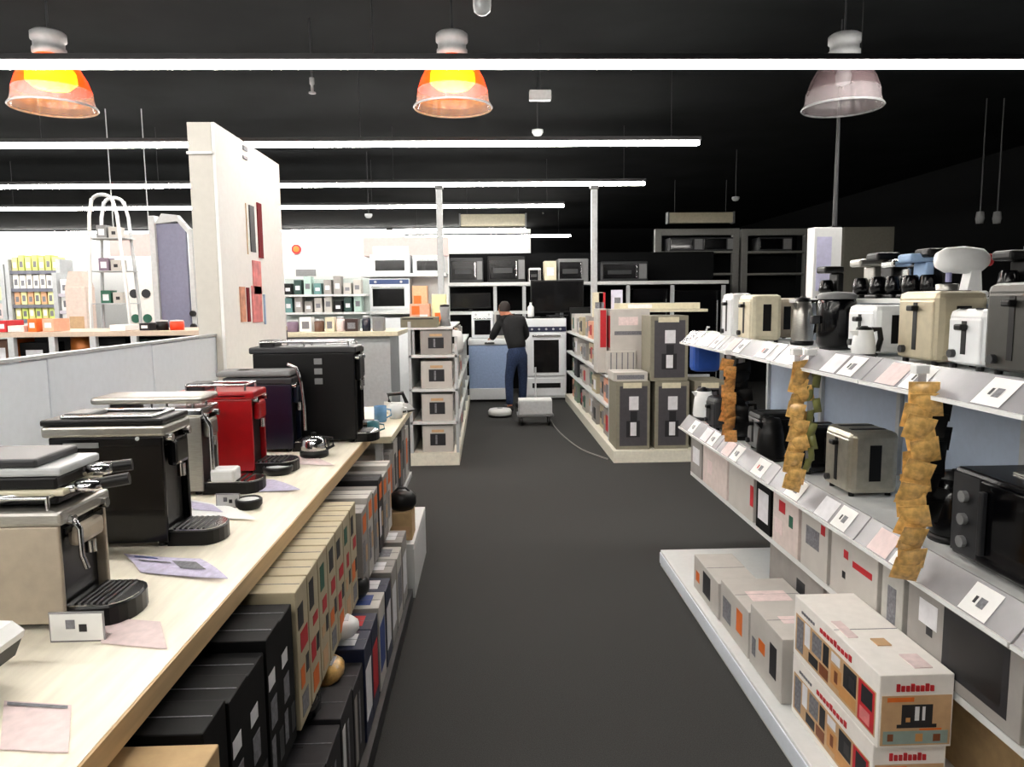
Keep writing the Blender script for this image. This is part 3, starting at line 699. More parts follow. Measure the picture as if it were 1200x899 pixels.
# freezer chest
xa,xb,z0,z1 = pb(550,397,598,456,12.0)
t = T('chest_freezer', 'white and pale blue chest freezer left of the man', 'freezer', ((xa+xb)/2, 12.3, 0)); hw=(xb-xa)/2; h=z1
bluew = M('pale blue enamel', (150,170,204), .35)
MB().box(-hw,hw,-.3,.3,.04,h-.1,bluew,.015).build('body', t, 'pale blue front')
MB().box(-hw-.01,hw+.01,-.32,.32,h-.1,h,wenamel,.02).build('lid', t)
MB().box(-hw*.99,hw*.99,-.31,-.29,.04,h*.22,wenamel,.01).build('kick_panel', t, 'white lower strip')
MB().box(-.08,.08,-.35,-.32,h-.08,h-.05,chrome,.005).build('handle', t)
xa,xb,z0,z1 = pb(553,365,578,397,12.2)
oven('white worktop oven standing on the chest freezer', xa, xb, 12.15, 12.5, h+.001, z1, wenamel, None, wenamel)
x_=pb(580,362,597,397,12.2); carton('carton','white upright carton beside the worktop oven on the chest freezer',x_[0],x_[1],12.2,12.5,h+.001,x_[3]-.05,boxwhite,[('N',.1,.1,.9,.9,inkdark)])
# cooker right of man
xa,xb,z0,z1 = pb(617,373,664,458,12.1)
t = T('range_cooker', 'free-standing white range cooker with black oven window right of the man', 'cooker', ((xa+xb)/2, 12.45, 0)); hw=(xb-xa)/2; h=z1
MB().box(-hw,hw,-.3,.3,.03,h,wenamel,.01).build('body', t)
MB().box(-hw*.98,hw*.98,-.315,-.3,h*.84,h*.9,M('navy strip',(24,30,62),.4)).build('control_panel', t, 'navy control strip')
for k in range(5): MB().cyl((-hw*.7+k*hw*.35,-.315,h*.87),(-hw*.7+k*hw*.35,-.335,h*.87),.018,lgrey,10).build('knob', t)
d = MB().box(-hw*.92,hw*.92,-.32,-.3,h*.3,h*.82,wenamel,.006).build('door', t); MB().box(-hw*.62,hw*.62,-.326,-.32,h*.34,h*.74,gloss).build('door_glass', d); MB().box(-hw*.7,hw*.7,-.35,-.335,h*.78,h*.8,chrome,.004).build('handle', d)
d = MB().box(-hw*.92,hw*.92,-.318,-.3,h*.05,h*.27,wenamel,.006).build('drawer', t); MB().box(-hw*.7,hw*.7,-.322,-.318,h*.15,h*.21,black).build('grip_slot', d)
MB().box(-hw*.95,hw*.95,-.28,.25,h,h+.02,gloss,.004).build('hob', t)
for sx in (-.5,.5):
    for sy in (-.13,.13): MB().lathe([(.07,.02),(.085,.024),(.085,.03),(.07,.03)], dark, (sx*hw,sy,h), 16).build('burner', t)
tv('big black television standing above the white range cooker', 622, 328, 684, 371, 12.7, z1+.03)
q = atY(618,345,12.3)
cylthing('vase','small white bottle standing on the range cooker beside the man','bottle', atY(622,360,12.3).x, 12.3, z1+.022, [(0,0),(.05,0),(.055,.02),(.055,.16),(.02,.2),(.02,.24),(0,.24)], white, extra=lambda t: knobx(t,.24,.018))
x_=pb(668,372,700,440,12.6)
fridge('black waist-high refrigerator behind the near end of the island shelves', 668, 704, 12.6, 0, 360, black)
fridge('tall black refrigerator filling the gap behind the island cartons', 790, 845, 13.1, 0, 340, gloss)
fridge('tall black refrigerator in the dark shelf right of the island pole', 742, 784, 13.1, 0, 338, gloss)

# grey gantry frames at right back
gm = M('dim grey metal', (116,116,112), .5, .2)
def frame(label, a, b, c, d, Y, zb=0):
    xa,xb,z0,z1 = pb(a,b,c,d,Y)
    t = T('metal_shelving', label, 'shelving', ((xa+xb)/2, Y, zb)); hw=(xb-xa)/2-.065; h=z1-zb
    for s in (-1,1): MB().box(s*hw-.06,s*hw+.06,-.06,.06,0,h,gm,.005).build('upright', t)
    MB().box(-hw,hw,-.05,.05,h-.12,h,gm,.005).build('crossbar', t)
    for f in (.56,.72,.86):
        if h*f < z1-zb-.2: MB().box(-hw+.06,hw-.06,-.05,.45,h*f-.04,h*f,gm).build('shelf', t)
    MB().box(-hw,hw,.45,.47,0,h-.1,walld).build('back_panel', t)
    return t, hw, h
f1,hw1,h1 = frame('grey metal shelf frame with dark shelves, left one at the right rear', 766,268,866,352,14.0)
f2,hw2,h2 = frame('grey metal shelf frame with dark shelves, right one at the right rear', 866,268,950,352,14.0)
for (fr,hw_,h_,a,lb) in [(f1,hw1,h1,-.75,'left'),(f1,hw1,h1,.1,'middle'),(f2,hw2,h2,-.6,'right')]:
    x = fr.location.x+a*hw_; 
    t = T('microwave', 'dim grey microwave on the %s part of the rear metal shelf frames'%lb, 'microwave', (x+.35,13.98+.17,h_*.86+.003)); 
    MB().box(-.32,.32,-.2,.2,.0,.25,dark,.01).build('body', t); MB().box(-.3,.12,-.215,-.2,.03,.22,gloss,.004).build('door', t); MB().box(.15,.3,-.206,-.2,.03,.22,grey).build('control_panel', t)
x_=pb(985,266,1047,350,11.5)
t = T('partition', 'tall plain grey-beige panel behind the white sign at the right', 'partition', ((x_[0]+x_[1])/2,11.5,0))
MB().box(-(x_[1]-x_[0])/2,(x_[1]-x_[0])/2,-.04,.04,.02,x_[3],M('grey beige panel',(104,102,92),.6),.005).build('panel', t); MB().box(-(x_[1]-x_[0])/2,(x_[1]-x_[0])/2,-.2,.2,0,.03,dark).build('foot', t)

# ------------------------------------------------------------------ man
def skinmesh(name, parent, chains, mm, sub=1):
    """chains: list of ([(co, r)...]) joined at shared first vertex index via 'root' link"""
    vs = []; es = []; rs = []
    idx = {}
    for ch in chains:
        prev = None
        for (c, r) in ch:
            key = tuple(round(x, 4) for x in c)
            if key not in idx: idx[key] = len(vs); vs.append(c); rs.append(r)
            k = idx[key]
            if prev is not None and prev != k: es.append((prev, k))
            prev = k
    me = bpy.data.meshes.new(name); me.from_pydata(vs, es, []); o = bpy.data.objects.new(name, me); C.objects.link(o)
    o.parent = parent
    md = o.modifiers.new('skin', 'SKIN'); md.use_smooth_shade = True
    for i, sv in enumerate(me.skin_vertices[0].data):
        sv.radius = rs[i] if isinstance(rs[i], tuple) else (rs[i], rs[i]); sv.use_root = (i == 0)
    me.materials.append(mm)
    s = o.modifiers.new('sub', 'SUBSURF'); s.levels = sub; s.render_levels = sub
    return o
skinm = M('skin', (188,120,92), .55, var=.05); jack = M('black jacket cloth', (16,16,18), .85, var=.3); jean = M('blue denim', (36,52,84), .85, var=.3, scale=60)
hairm = M('dark brown hair', (34,24,20), .7); shoem = M('dark shoe leather', (24,22,24), .5)
pm = atZ(606, 480, 0)
MAN = T('person', 'person in black jacket and blue jeans bending over goods at the aisle end', 'person', (pm.x, 11.0, 0), R(20))
# local: +y is forward (away from camera)
hipL, hipR = (-.1,.0,.88), (.1,.0,.88)
pel = (0,0,.94); waist = (-.02,.03,1.08); chest = (-.05,.1,1.3); neck0 = (-.07,.15,1.42); neck1 = (-.09,.2,1.49); head = (-.1,.23,1.55)
LL = [(pel,.09),((-.085,0,.8),.07),((-.12,.03,.5),.05),((-.13,-.02,.1),.045),((-.13,-.01,.04),.04)]
RL = [(pel,.09),((.085,0,.8),.07),((.13,.08,.5),.05),((.14,.14,.1),.045),((.14,.15,.04),.04)]
TO = [(pel,.09),(waist,.085),(chest,.10),(neck0,.055),(neck1,.05)]
LA = [(chest,.10),((-.22,.12,1.36),.045),((-.3,.22,1.12),.036),((-.22,.44,1.08),.034),((-.2,.5,1.08),.03)]
RA = [(chest,.10),((.14,.1,1.35),.045),((.23,.16,1.1),.036),((.14,.38,1.04),.034),((.12,.44,1.04),.03)]
skinmesh('body', MAN, [TO, LL, RL, LA, RA], skinm)
def grow(ch, f): return [(c, r*f) for c, r in ch]
jt = [((0,0,.9),.16),((0,.01,1.0),.16),(waist,.16),((-.035,.07,1.2),.175),(chest,.175),((-.06,.13,1.37),.12),(neck0,.075)]
skinmesh('jacket', MAN, [jt, [(chest,.175),((-.19,.12,1.36),.085),(LA[2][0],.062),(LA[3][0],.046)], [(chest,.175),((.12,.1,1.35),.085),(RA[2][0],.062),(RA[3][0],.046)]], jack)
tt = [((0,0,1.02),.125),((0,0,.93),.145),((0,.0,.86),.14)]
skinmesh('trousers', MAN, [tt+[((-.075,.0,.76),.098),(LL[2][0],.075),((-.13,-.02,.08),.06)], [tt[2],((.075,.0,.76),.098),(RL[2][0],.075),((.14,.14,.08),.06)]], jean)
for (x, y_) in ((-.13,-.02),(.14,.14)):
    MB().box(x-.045,x+.045,y_-.07,y_+.2,0,.085,shoem,.03).build('shoe', MAN)
hd = MB().lathe([(0,-.12),(.045,-.11),(.068,-.07),(.078,-.01),(.08,.04),(.065,.09),(.035,.115),(0,.12)], skinm, (-.1,.24,1.5), 20, Matrix.Rotation(R(-18),4,'X')@Matrix.Diagonal((1,1.18,1)).to_4x4())
hd.cyl((-.1,.335,1.46),(-.1,.36,1.45),.014,skinm,8).build('head', MAN)
MB().lathe([(.083,-.02),(.086,.03),(.074,.085),(.045,.122),(0,.13)], hairm, (-.1,.225,1.51), 20, Matrix.Rotation(R(4),4,'X')@Matrix.Diagonal((1,1.12,1)).to_4x4()).build('hair', MAN)
for s in (-1,1):
    MB().lathe([(0,-.008),(.018,-.006),(.018,.006),(0,.008)], skinm, (-.1+s*.082,.24,1.5), 10, Matrix.Rotation(R(90),4,'Y')).build('ear', MAN)
    MB().lathe([(0,-.01),(.01,0),(0,.01)], shoem, (-.1+s*.03,.325,1.49), 8).build('eye', MAN)
for (bx_, by_, bz_) in ((-.2,.5,1.08),(.12,.44,1.04)):
    palm = (bx_,by_+.03,bz_-.01)
    chs = [[((bx_,by_-.02,bz_),.026),(palm,.03)]]
    for k in range(4):
        ox = (-.03+.02*k); L_ = [.06,.072,.068,.055][k]
        chs.append([(palm,.03),((bx_+ox,by_+.06,bz_-.012),.010),((bx_+ox,by_+.06+L_*.5,bz_-.02),.009),((bx_+ox,by_+.06+L_*.9,bz_-.045),.008)])
    s = 1 if bx_ < 0 else -1
    chs.append([(palm,.03),((bx_+s*.045,by_+.05,bz_-.015),.011),((bx_+s*.06,by_+.085,bz_-.03),.009)])
    skinmesh('hand', MAN, chs, skinm)

# dolly, white device on floor, cable
p = atZ(627, 497, 0)
t = T('hand_truck', 'small grey trolley with a white box top on the carpet beside the person', 'trolley', (p.x, p.y, 0))
MB().box(-.24,.24,-.15,.15,.12,.15,grey,.008).build('deck', t)
MB().box(-.22,.22,-.14,.14,.15,.33,lgrey,.01).build('box_load', t, 'light grey box')
MB().box(-.22,.22,-.12,.12,.33,.345,white,.004).build('lid', t)
for sx in (-.18,.18):
    for sy in (-.1,.1): MB().cyl((sx-.015,sy,.055),(sx+.015,sy,.055),.055,black,14).build('wheel', t)
MB().cyl((.02,.14,.15),(.02,.15,.75),.012,lgrey,8).build('handle', t)
p = atZ(586, 488, 0)
t = T('vacuum_robot', 'small white rounded device lying on the carpet left of the trolley', 'appliance', (p.x, p.y, 0))
MB().lathe([(0,.01),(.14,.01),(.165,.03),(.17,.08),(.15,.11),(0,.12)], white, n=28).build('body', t); MB().lathe([(.155,0),(.168,0),(.168,.03),(.155,.03)], black, n=28).build('bumper', t); MB().lathe([(0,.12),(.04,.12),(.04,.128),(0,.13)], lgrey, n=16).build('button', t)
cab = [(640,482),(650,500),(665,515),(682,527),(700,534),(712,538)]
pts = [atZ(a, b, .008) for a, b in cab]
sm = []
for i in range(len(pts)-1):
    for k in range(4): 
        u = k/4; p0=pts[max(i-1,0)];p1=pts[i];p2=pts[i+1];p3=pts[min(i+2,len(pts)-1)]
        sm.append(.5*((2*p1)+(p2-p0)*u+(2*p0-5*p1+4*p2-p3)*u*u+(3*p1-p0-3*p2+p3)*u**3))
sm.append(pts[-1]); sm = [Vector((q.x,q.y,.008)) for q in sm]
tag(MB().tube(sm, .008, M('pale grey cable',(132,130,124),.5), 6).build('cable'), 'thin pale cable curving over the carpet from the trolley to the island', 'cable')

# ------------------------------------------------------------------ island right of aisle
ix = 1.26; iy0, iy1 = 7.32, 12.0
IS = T('island_shelving', 'low island shelving on a cream base right of the aisle end', 'shelving', (0,0,0))
MB().box(ix,3.4,iy0,iy1,0,.12,M('cream white base')).build('plinth', IS, 'cream white base')
for z,a,b in [(.5,7.95,iy1),(.83,7.95,iy1),(1.15,8.3,iy1)]:
    MB().box(ix+.02,1.75,a,b,z-.025,z,shelfwhite).build('shelf', IS)
MB().box(1.75,1.79,8.3,iy1,.12,1.5,lgrey).build('back_panel', IS)
MB().box(1.3,2.4,7.9,7.93,.12,.83,lgrey).build('end_panel', IS)
MB().box(1.5,2.5,8.35,9.3,1.5,1.53,cream).build('top_shelf', IS, 'cream top board')
vac = M('grey print vacuum carton', (84,82,80), .55)
def vacbox(label, a, b, c, d, Y, z0):
    x0,x1,_,z1 = pb(a,b,c,d,Y); 
    t = carton('carton', label, x0,x1,Y,Y+.45,z0,z1,M('olive rimmed carton',(132,128,112),.6),[('N',.1,.05,.92,.93,M('charcoal print',(72,70,74),.5)),('N',.38,.58,.66,.78,inklight),('N',.42,.38,.62,.56,inkdark),('N',.3,.18,.7,.42,inkdark),('N',.42,.2,.6,.4,inklight),('N',.2,.9,.75,.98,cream)],'tall vacuum cleaner cartons stacked at the island end')
    return t
vacbox('grey vacuum cleaner carton, bottom left of the stack at the island end',722,447,762,528,7.4,.12)
vacbox('grey vacuum cleaner carton, bottom middle of the stack at the island end',767,447,808,528,7.4,.12)
zz = pb(760,447,808,528,7.4)[3]
vacbox('grey vacuum cleaner carton alone on top of the stack at the island end',762,370,807,446,7.42,zz+.003)
vacbox('grey vacuum cleaner carton, bottom right of the stack, half behind the shelving',813,447,852,528,7.4,.12)
x_=pb(718,437,758,447,7.5)
carton('carton','flat white carton lying on the bottom left vacuum carton',x_[0],x_[1],7.45,7.8,zz+.003,x_[3]+.01,boxwhite,[('N',.1,.2,.9,.7,inkgrey)])
x_=pb(712,362,757,400,8.2); carton('carton','large white carton high behind the top vacuum carton',x_[0],x_[1],8.0,8.29,.84,x_[3],boxwhite,[('N',.2,.75,.7,.88,pink),('N',.1,.6,.9,.66,inkgrey),('X',.1,.4,.9,.9,inkred)],faceX=-1)
x_=pb(700,362,711,410,8.1); carton('carton','narrow red-sided white carton left of the large white one',x_[0],x_[1],8.1,8.13+.25,.84,x_[3],boxwhite,[('N',.3,.4,.95,.98,inkred)])
x_=pb(712,412,745,440,7.95); carton('carton','white ribbed carton between the flat carton and the large white one',x_[0],x_[1],7.95,8.1,.84,x_[3],boxwhite,[('N',.1+.2*k,.05,.14+.2*k,.95,inkgrey) for k in range(5)])
x_=pb(758,366,762,440,7.95)
names = [('grey',boxgrey),('white',boxwhite),('green',M('sage carton',(120,140,122),.6)),('beige',boxbeige),('white',boxwhite),('salmon',M('salmon carton board')),('grey',boxgrey),('charcoal',boxdark)]
for j,z in enumerate([.12,.5,.83,1.15]):
    for i in range(9):
        nm, mm = names[(i*3+j*5) % 8]
        y_ = 7.98+(.35 if j==3 else 0)+i*.48
        if y_+.4 > iy1: continue
        if j==2 and i<2: continue
        carton('carton','%s carton on the %s level of the island aisle side, %s from its near end'%(nm,['floor','second','third','top'][j],ORD[i]), ix+.06+.03*(i%2),1.7,y_,y_+.4,z,z+[.3,.26,.25,.28][j]-.03*(i%3),mm,[('X',.15,.2,.6,.8,[inkred,inkgrey,inkdark,inklight,inkgreen][(i+j)%5]),('X',.65,.4,.9,.7,[inkcream,inkdark,inkgrey][(i+2*j)%3])],'cartons along the aisle side of the island',faceX=-1)
x_=pb(718,357,762,366,8.4)
carton('carton','long flat cream carton on the top board of the island',x_[0]+.1,x_[1]+.6,8.5,8.9,1.53,1.6,cream,[('N',.1,.2,.4,.8,inklight)])
for (a,b,c,d,mm,lb) in [(672,345,684,362,cream,'small cream carton on the top board near the pole'),(700,345,708,372,inkred,'narrow red pack standing at the pole on the island'),(716,342,728,358,M('lilac white board',(210,208,226),.6),'lilac white pack on the island top board')]:
    x_=pb(a,b,c,d,9.2); carton('pack',lb,max(x_[0],1.3),max(x_[0],1.3)+x_[1]-x_[0],9.1,9.2,1.53 if x_[0]>1.5 else 1.43,x_[3]+.02,mm,[('N',.2,.2,.8,.6,inkgrey)],cat='pack')

# ------------------------------------------------------------------ right gondola
GX = 1.3; BKX = 1.88; G0, G1 = .9, 4.85
GR = T('gondola_shelving', 'long white two-level gondola shelving along the right of the aisle', 'shelving', (0,0,0))
MB().box(1.055,2.7,G0,4.42,0,.1,shelfwhite,.004).build('plinth', GR, 'white base platform')
MB().box(1.05,1.056,G0,4.42,.02,.085,paleblue).build('plinth_strip', GR, 'pale blue price strip along the base')
bp = M('pale blue back steel', (176,190,210), .45, var=.03)
for k in range(5):
    y_ = G0+k*.79; MB().box(BKX,BKX+.03,y_+.003,y_+.787,.1,1.62,bp).build('back_panel', GR, 'pale blue back panel')
for k in range(6): MB().box(BKX-.02,BKX+.05,G0+k*.79-.015,G0+k*.79+.015,.1,1.66,lgrey).build('upright', GR)
MB().box(GX+.055,BKX,G0,G1,.47,.495,shelfwhite).build('shelf', GR)
SZ = .835
MB().box(GX+.03,BKX,G0,G1,SZ-.025,SZ,shelfwhite).build('shelf', GR)
UZ = 1.405
MB().box(GX+.05,BKX,G0,G1,UZ-.025,UZ,shelfwhite).build('shelf', GR)
MB().box(BKX-.15,BKX+.6,G0,G1,1.62,1.64,shelfwhite).build('top_shelf', GR)
def brackets(z):
    for k in range(6): MB().prism([(GX+.06,z-.03),(BKX,z-.03),(BKX,z-.06),(GX+.1,z-.035)],'y',G0+k*.79-.004,G0+k*.79+.004,lgrey).build('bracket', GR)
brackets(SZ); brackets(UZ)
def rail(name, z0, z1, x0, x1, label):
    n = 5
    for k in range(n):
        a, b = G0+k*.79+.004, G0+(k+1)*.79-.004
        r_ = MB().prism([(x0,z0),(x0+.006,z0),(x1+.006,z1),(x1,z1)], 'y', a, b, railclear).box(x0-.004,x0+.004,a,b,z0-.006,z0+.006,white)
        ro = r_.build(name, GR, label)
        tn = 2
        for j in range(tn):
            ya = a+.07+j*.38+.03*((k+j)%2); wd_ = .11 if (j+k)%3 else .14
            def P(y_, s, e=.002): 
                d = Vector((z0-z1, 0, x1-x0)).normalized()*e
                return Vector((x0+(x1-x0)*s, y_, z0+(z1-z0)*s))+Vector((-abs(d.x),0,abs(d.z)))
            tg = MB(); tg.quad(P(ya,.1),P(ya+wd_,.1),P(ya+wd_,.92),P(ya,.92), paper)
            tg.quad(P(ya+wd_*.3,.35,.003),P(ya+wd_*.55,.35,.003),P(ya+wd_*.55,.62,.003),P(ya+wd_*.3,.62,.003), inkgrey)
            tg.quad(P(ya+wd_*.62,.4,.003),P(ya+wd_*.72,.4,.003),P(ya+wd_*.72,.6,.003),P(ya+wd_*.62,.6,.003), inkred if (k+j)%3==0 else inkdark)
            tg.build('price_tag', ro, 'white price tag')
            if (j+k)%2==0:
                tg = MB(); tg.quad(P(ya+wd_+.02,.1),P(ya+wd_+.14,.1),P(ya+wd_+.14,.9),P(ya+wd_+.02,.9), pink if k%2 else inklight); tg.build('price_tag', ro, 'faint tinted tag')
rail('price_rail', .795, .88, GX-.03, GX+.035, 'tilted milky clear price rail')
rail('price_rail', 1.36, 1.44, GX-.03, GX+.05, 'tilted milky clear price rail')

# cartons on the middle shelf (behind/under the lower rail)
mid = [(1.0,1.2,.255,boxbeige,'plain beige',[('X',.3,.3,.7,.6,inkred)]),
 (1.22,1.71,.25,boxbeige,'plain beige with a red mark',[('X',.85,.1,.95,.22,inkred),('N',.1,.1,.3,.25,inkred)]),
 (1.74,2.26,.27,boxgrey,'grey black-pictured',[('X',.1,.14,.64,.86,inkdark),('X',.15,.22,.58,.76,M('black print',(12,12,14),.5)),('X',.7,.5,.88,.78,inklight),('X',.74,.4,.8,.5,inkdark)]),
 (2.29,2.42,.255,M('pale grey board',(180,178,172),.6),'narrow pale grey',[('X',.3,.2,.7,.7,inkgrey)]),
 (2.45,2.8,.27,boxwhite,'white with red lettering bars',[('X',.1,.55,.5,.64,inkred),('X',.6,.6,.7,.72,inkred),('X',.65,.3,.72,.4,inkdark),('N',.15,.55,.75,.64,inkred),('N',.4,.2,.5,.3,inkdark)]),
 (2.83,3.08,.27,boxwhite,'white with faint grey print',[('X',.3,.4,.8,.7,inkgrey),('X',.1,.7,.25,.85,inkred)]),
 (3.11,3.4,.27,M('pinkish white board',(214,200,194),.6),'pinkish white with a green dot',[('X',.2,.45,.35,.65,inkgreen),('X',.5,.6,.75,.8,inkred),('X',.6,.2,.9,.45,pink)]),
 (3.43,3.62,.25,boxblack,'black with a pale picture',[('X',.15,.2,.85,.8,inklight)]),
 (3.66,4.05,.27,boxwhite,'white with a red corner',[('X',.0,.3,.12,.7,inkred)]),
 (4.08,4.55,.27,M('pinkish white board'),'plain pinkish white',[('X',.6,.3,.8,.6,pink)]),
 (4.58,4.83,.26,boxgrey,'grey with white print',[('X',.2,.3,.8,.7,inklight)])]
for i,(a,b,h,mm,nm,pr) in enumerate(mid):
    carton('carton','%s carton on the middle shelf under the lower price rail'%nm, GX+.05,1.8,a,b,.496,.496+h,mm,pr,'cartons under the lower price rail',faceX=-1)
# cartons on the base platform
wt = M('waffle tan',(196,142,84),.6); wbr = M('baked brown print',(120,66,34),.6); inksage = M('sage print', (140,158,150), .6)
waf = [('X',.03,.1,.97,.72,inkcream),('X',.04,.12,.2,.7,inkred),('X',.06,.4,.17,.66,inkdark),('X',.08,.16,.18,.34,rose),('X',.22,.34,.36,.68,inkdark),('X',.24,.4,.3,.58,dark),('X',.22,.14,.4,.32,wt),('X',.38,.2,.5,.5,wt),('X',.42,.26,.46,.44,wbr),('X',.4,.54,.5,.68,inklight),('X',.53,.36,.6,.68,inkdark),('X',.53,.14,.64,.32,wbr),('X',.62,.36,.74,.68,inkgrey),('X',.66,.14,.78,.3,inkdark),('X',.77,.34,.84,.7,inklight),('X',.86,.14,.95,.68,inkgrey)]
for k in range(9): waf.append(('X',.28+.042*k,.79,.28+.042*k+.03,.79+.09*(1 if k in (0,4) else .75),inkred))
for k in range(6): waf.append(('X',.72+.03*k,.8,.72+.03*k+.02,.84,inkgrey))
waf += [('N',.03,.04,.97,.72,inkcream),('N',.3,.32,.72,.6,inkdark),('N',.36,.36,.42,.42,wt),('N',.48,.38,.54,.57,inklight),('N',.58,.38,.62,.57,inklight),('N',.24,.28,.78,.33,inkdark),('N',.06,.06,.94,.24,inksage),('N',.12,.1,.2,.2,wbr),('N',.5,.09,.6,.2,wt),('N',.74,.09,.84,.19,wbr),('N',.55,.245,.85,.27,inkorange),('N',.1,.64,.46,.7,inkorange),('T',.55,.06,.8,.2,pink),('T',.1,.4,.25,.6,pink),('T',.4,.3,.6,.38,inkcream)]
for k in range(8): waf.append(('N',.22+.065*k,.78,.22+.065*k+.045,.78+(.1 if k in (0,3,6) else .075),inkred))
boxw2 = M('bright white carton board', (236,232,226), .6, var=.03)
carton('carton','white waffle maker carton with red lettering and food photo, upper of the stack of two',1.125,1.345,2.0,2.6,.33,.555,boxw2,waf,'stacked waffle maker cartons',faceX=-1)
carton('carton','white waffle maker carton with red lettering, lower of the stack of two',1.125,1.345,2.02,2.6,.101,.328,boxw2,waf,'stacked waffle maker cartons',faceX=-1)
carton('carton','brown carton with a dark picture beside the waffle maker stack',1.52,1.8,1.95,2.3,.101,.4,card,[('N',.1,.2,.5,.7,inkdark),('N',.6,.3,.8,.6,inkred),('N',.5,.1,.9,.25,boxbeige)])
carton('carton','tan carton with red print, nearest on the base platform',1.2,1.75,1.25,1.7,.101,.32,card,[('X',.2,.3,.7,.7,inkred),('N',.2,.2,.8,.8,inkdark)])
sp = [('X',.15,.25,.35,.75,inkdark),('X',.5,.4,.7,.6,inkorange),('X',.8,.2,.92,.5,inkgrey),('T',.2,.4,.7,.6,pink)]
carton('carton','white carton with a black dot on the base platform, third from the platform end',1.1,1.4,2.64,2.98,.101,.36,boxwhite,sp,'small white cartons on the base platform',faceX=-1)
carton('carton','white carton with small orange print on the base platform, second from the platform end',1.1,1.4,3.0,3.38,.101,.31,boxwhite,[('X',.2,.3,.4,.8,inkorange),('X',.6,.2,.9,.7,inkgrey),('T',.2,.3,.8,.6,pink)],'small white cartons on the base platform',faceX=-1)
carton('carton','white carton with a round dark picture, nearest the far end of the base platform',1.095,1.3,3.4,3.82,.101,.28,boxwhite,[('X',.3,.2,.6,.85,inkdark),('X',.75,.3,.9,.6,inkorange)],'small white cartons on the base platform',faceX=-1)
carton('carton','grey carton with a dark lid standing behind the small white cartons',1.42,1.75,3.0,3.6,.101,.44,boxgrey,[('X',.3,.45,.45,.75,inkdark),('T',.05,.05,.95,.95,boxdark),('X',.7,.3,.8,.5,inkorange)],faceX=-1)
carton('carton','pale carton behind the third white carton on the base platform',1.42,1.75,2.62,2.97,.101,.42,boxgrey,[('N',.2,.2,.8,.7,inklight)])

# toasters, kettles etc.
def toaster(label, x, y, z, L_, W_, h, mm, grp, rz=0, endm=None):
    t = T('toaster', label, 'toaster', (x,y,z+.0015), rz, grp)
    MB().box(-L_/2,L_/2,-W_/2,W_/2,.012,h,mm,.025).build('housing', t)
    s = MB()
    for k in (-1,1): s.box(-L_*.36,L_*.36,k*W_*.2-.012,k*W_*.2+.012,h-.002,h+.002,black)
    s.build('slots', t)
    MB().box(-L_/2-.004,-L_/2+.02,-W_*.42,W_*.42,.02,h-.03,endm or mm,.008).build('end_panel', t)
    MB().box(-L_/2-.006,-L_/2-.003,-.012,.012,.05,h-.04,black).build('lever_slot', t)
    MB().box(-L_/2-.03,-L_/2-.004,-.02,.02,h-.07,h-.05,black,.005).build('lever', t)
    MB().cyl((-L_/2-.004,W_*.25,.05),(-L_/2-.02,W_*.25,.05),.014,dark,12).build('knob', t)
    MB().box(-W_*.1,W_*.1,-W_/2-.003,-W_/2,h*.25,h*.8,black,.001).build('window', t)
    for a in (-1,1):
        for b in (-1,1): MB().cyl((a*L_*.38,b*W_*.35,0),(a*L_*.38,b*W_*.35,.014),.012,black,8).build('foot', t)
    return t
def kettle(label, x, y, z, h, r, mm, grp, lidm=black, rz=0):
    t = T('kettle', label, 'kettle', (x,y,z+.0015), rz, grp)
    MB().lathe([(0,0),(r,0),(r*1.05,.01),(r*1.05,.02),(0,.022)], black, n=22).build('base', t)
    MB().lathe([(r*.95,.022),(r,.04),(r*.9,h*.6),(r*.72,h*.88),(0,h*.9)], mm, n=24).build('body', t)
    MB().lathe([(r*.7,h*.88),(r*.6,h*.96),(.015,h*.97),(.012,h),(0,h)], lidm, n=20).build('lid', t)
    MB().tube([(r*.7,0,h*.88),(r*1.35,0,h*.9),(r*1.5,0,h*.6),(r*1.25,0,h*.25),(r*.98,0,h*.22)], .011, black, 8).build('handle', t)
    MB().prism([(-r*.75,h*.7),(-r*1.15,h*.86),(-r*.7,h*.87)],'y',-.018,.018,mm).build('spout', t)
    return t
GU = 'appliances on the upper shelf of the gondola'; GLo = 'appliances on the lower shelf of the gondola'
def gy(px, X): 
    v = ray(px, 450); return v.y*X/v.x
# lower shelf
toaster('brushed steel toaster on the lower shelf between two hanging packet strips', 1.56,gy(1012,1.56),SZ,.2,.24,.27,M('satin champagne steel',(178,174,160),.3,.7,var=.08),GLo,0)
t = T('microwave', 'large black microwave at the near end of the lower gondola shelf', 'microwave', (1.665,1.97,SZ+.001), 0, GLo)
MB().box(-.22,.18,-.24,.24,.015,.29,gloss,.012).build('body', t)
d = MB().box(-.232,-.221,-.23,.1,.03,.275,gloss,.004).build('door', t); MB().box(-.25,-.233,.06,.08,.06,.25,dark,.004).build('handle', d)
MB().box(-.226,-.221,.11,.23,.03,.275,dark).build('control_panel', t)
for k in range(3): MB().cyl((-.226,.17,.07+.07*k),(-.24,.17,.07+.07*k),.018,grey,12).build('knob', t)
MB().box(-.12,.15,-.16,.12,.291,.296,steel).build('vent_plate', t, 'metal plate on top')
for a in (-1,1):
    for b in (-1,1): MB().cyl((a*.15,b*.2,0),(a*.18,b*.2,.016),.015,black,8).build('foot', t)
kettle('black kettle with silver stripe left of the large black microwave',1.55,2.36,SZ,.24,.075,gloss,GLo)
kettle('tall steel kettle just behind the nearest packet strip',1.66,2.25,SZ,.27,.07,steel,GLo)
toaster('black toaster directly left of the brushed steel toaster',1.55,gy(962,1.55),SZ,.2,.2,.22,gloss,GLo)
toaster('black toaster between the middle and farthest packet strips',1.62,gy(925,1.62),SZ,.22,.2,.2,black,GLo)
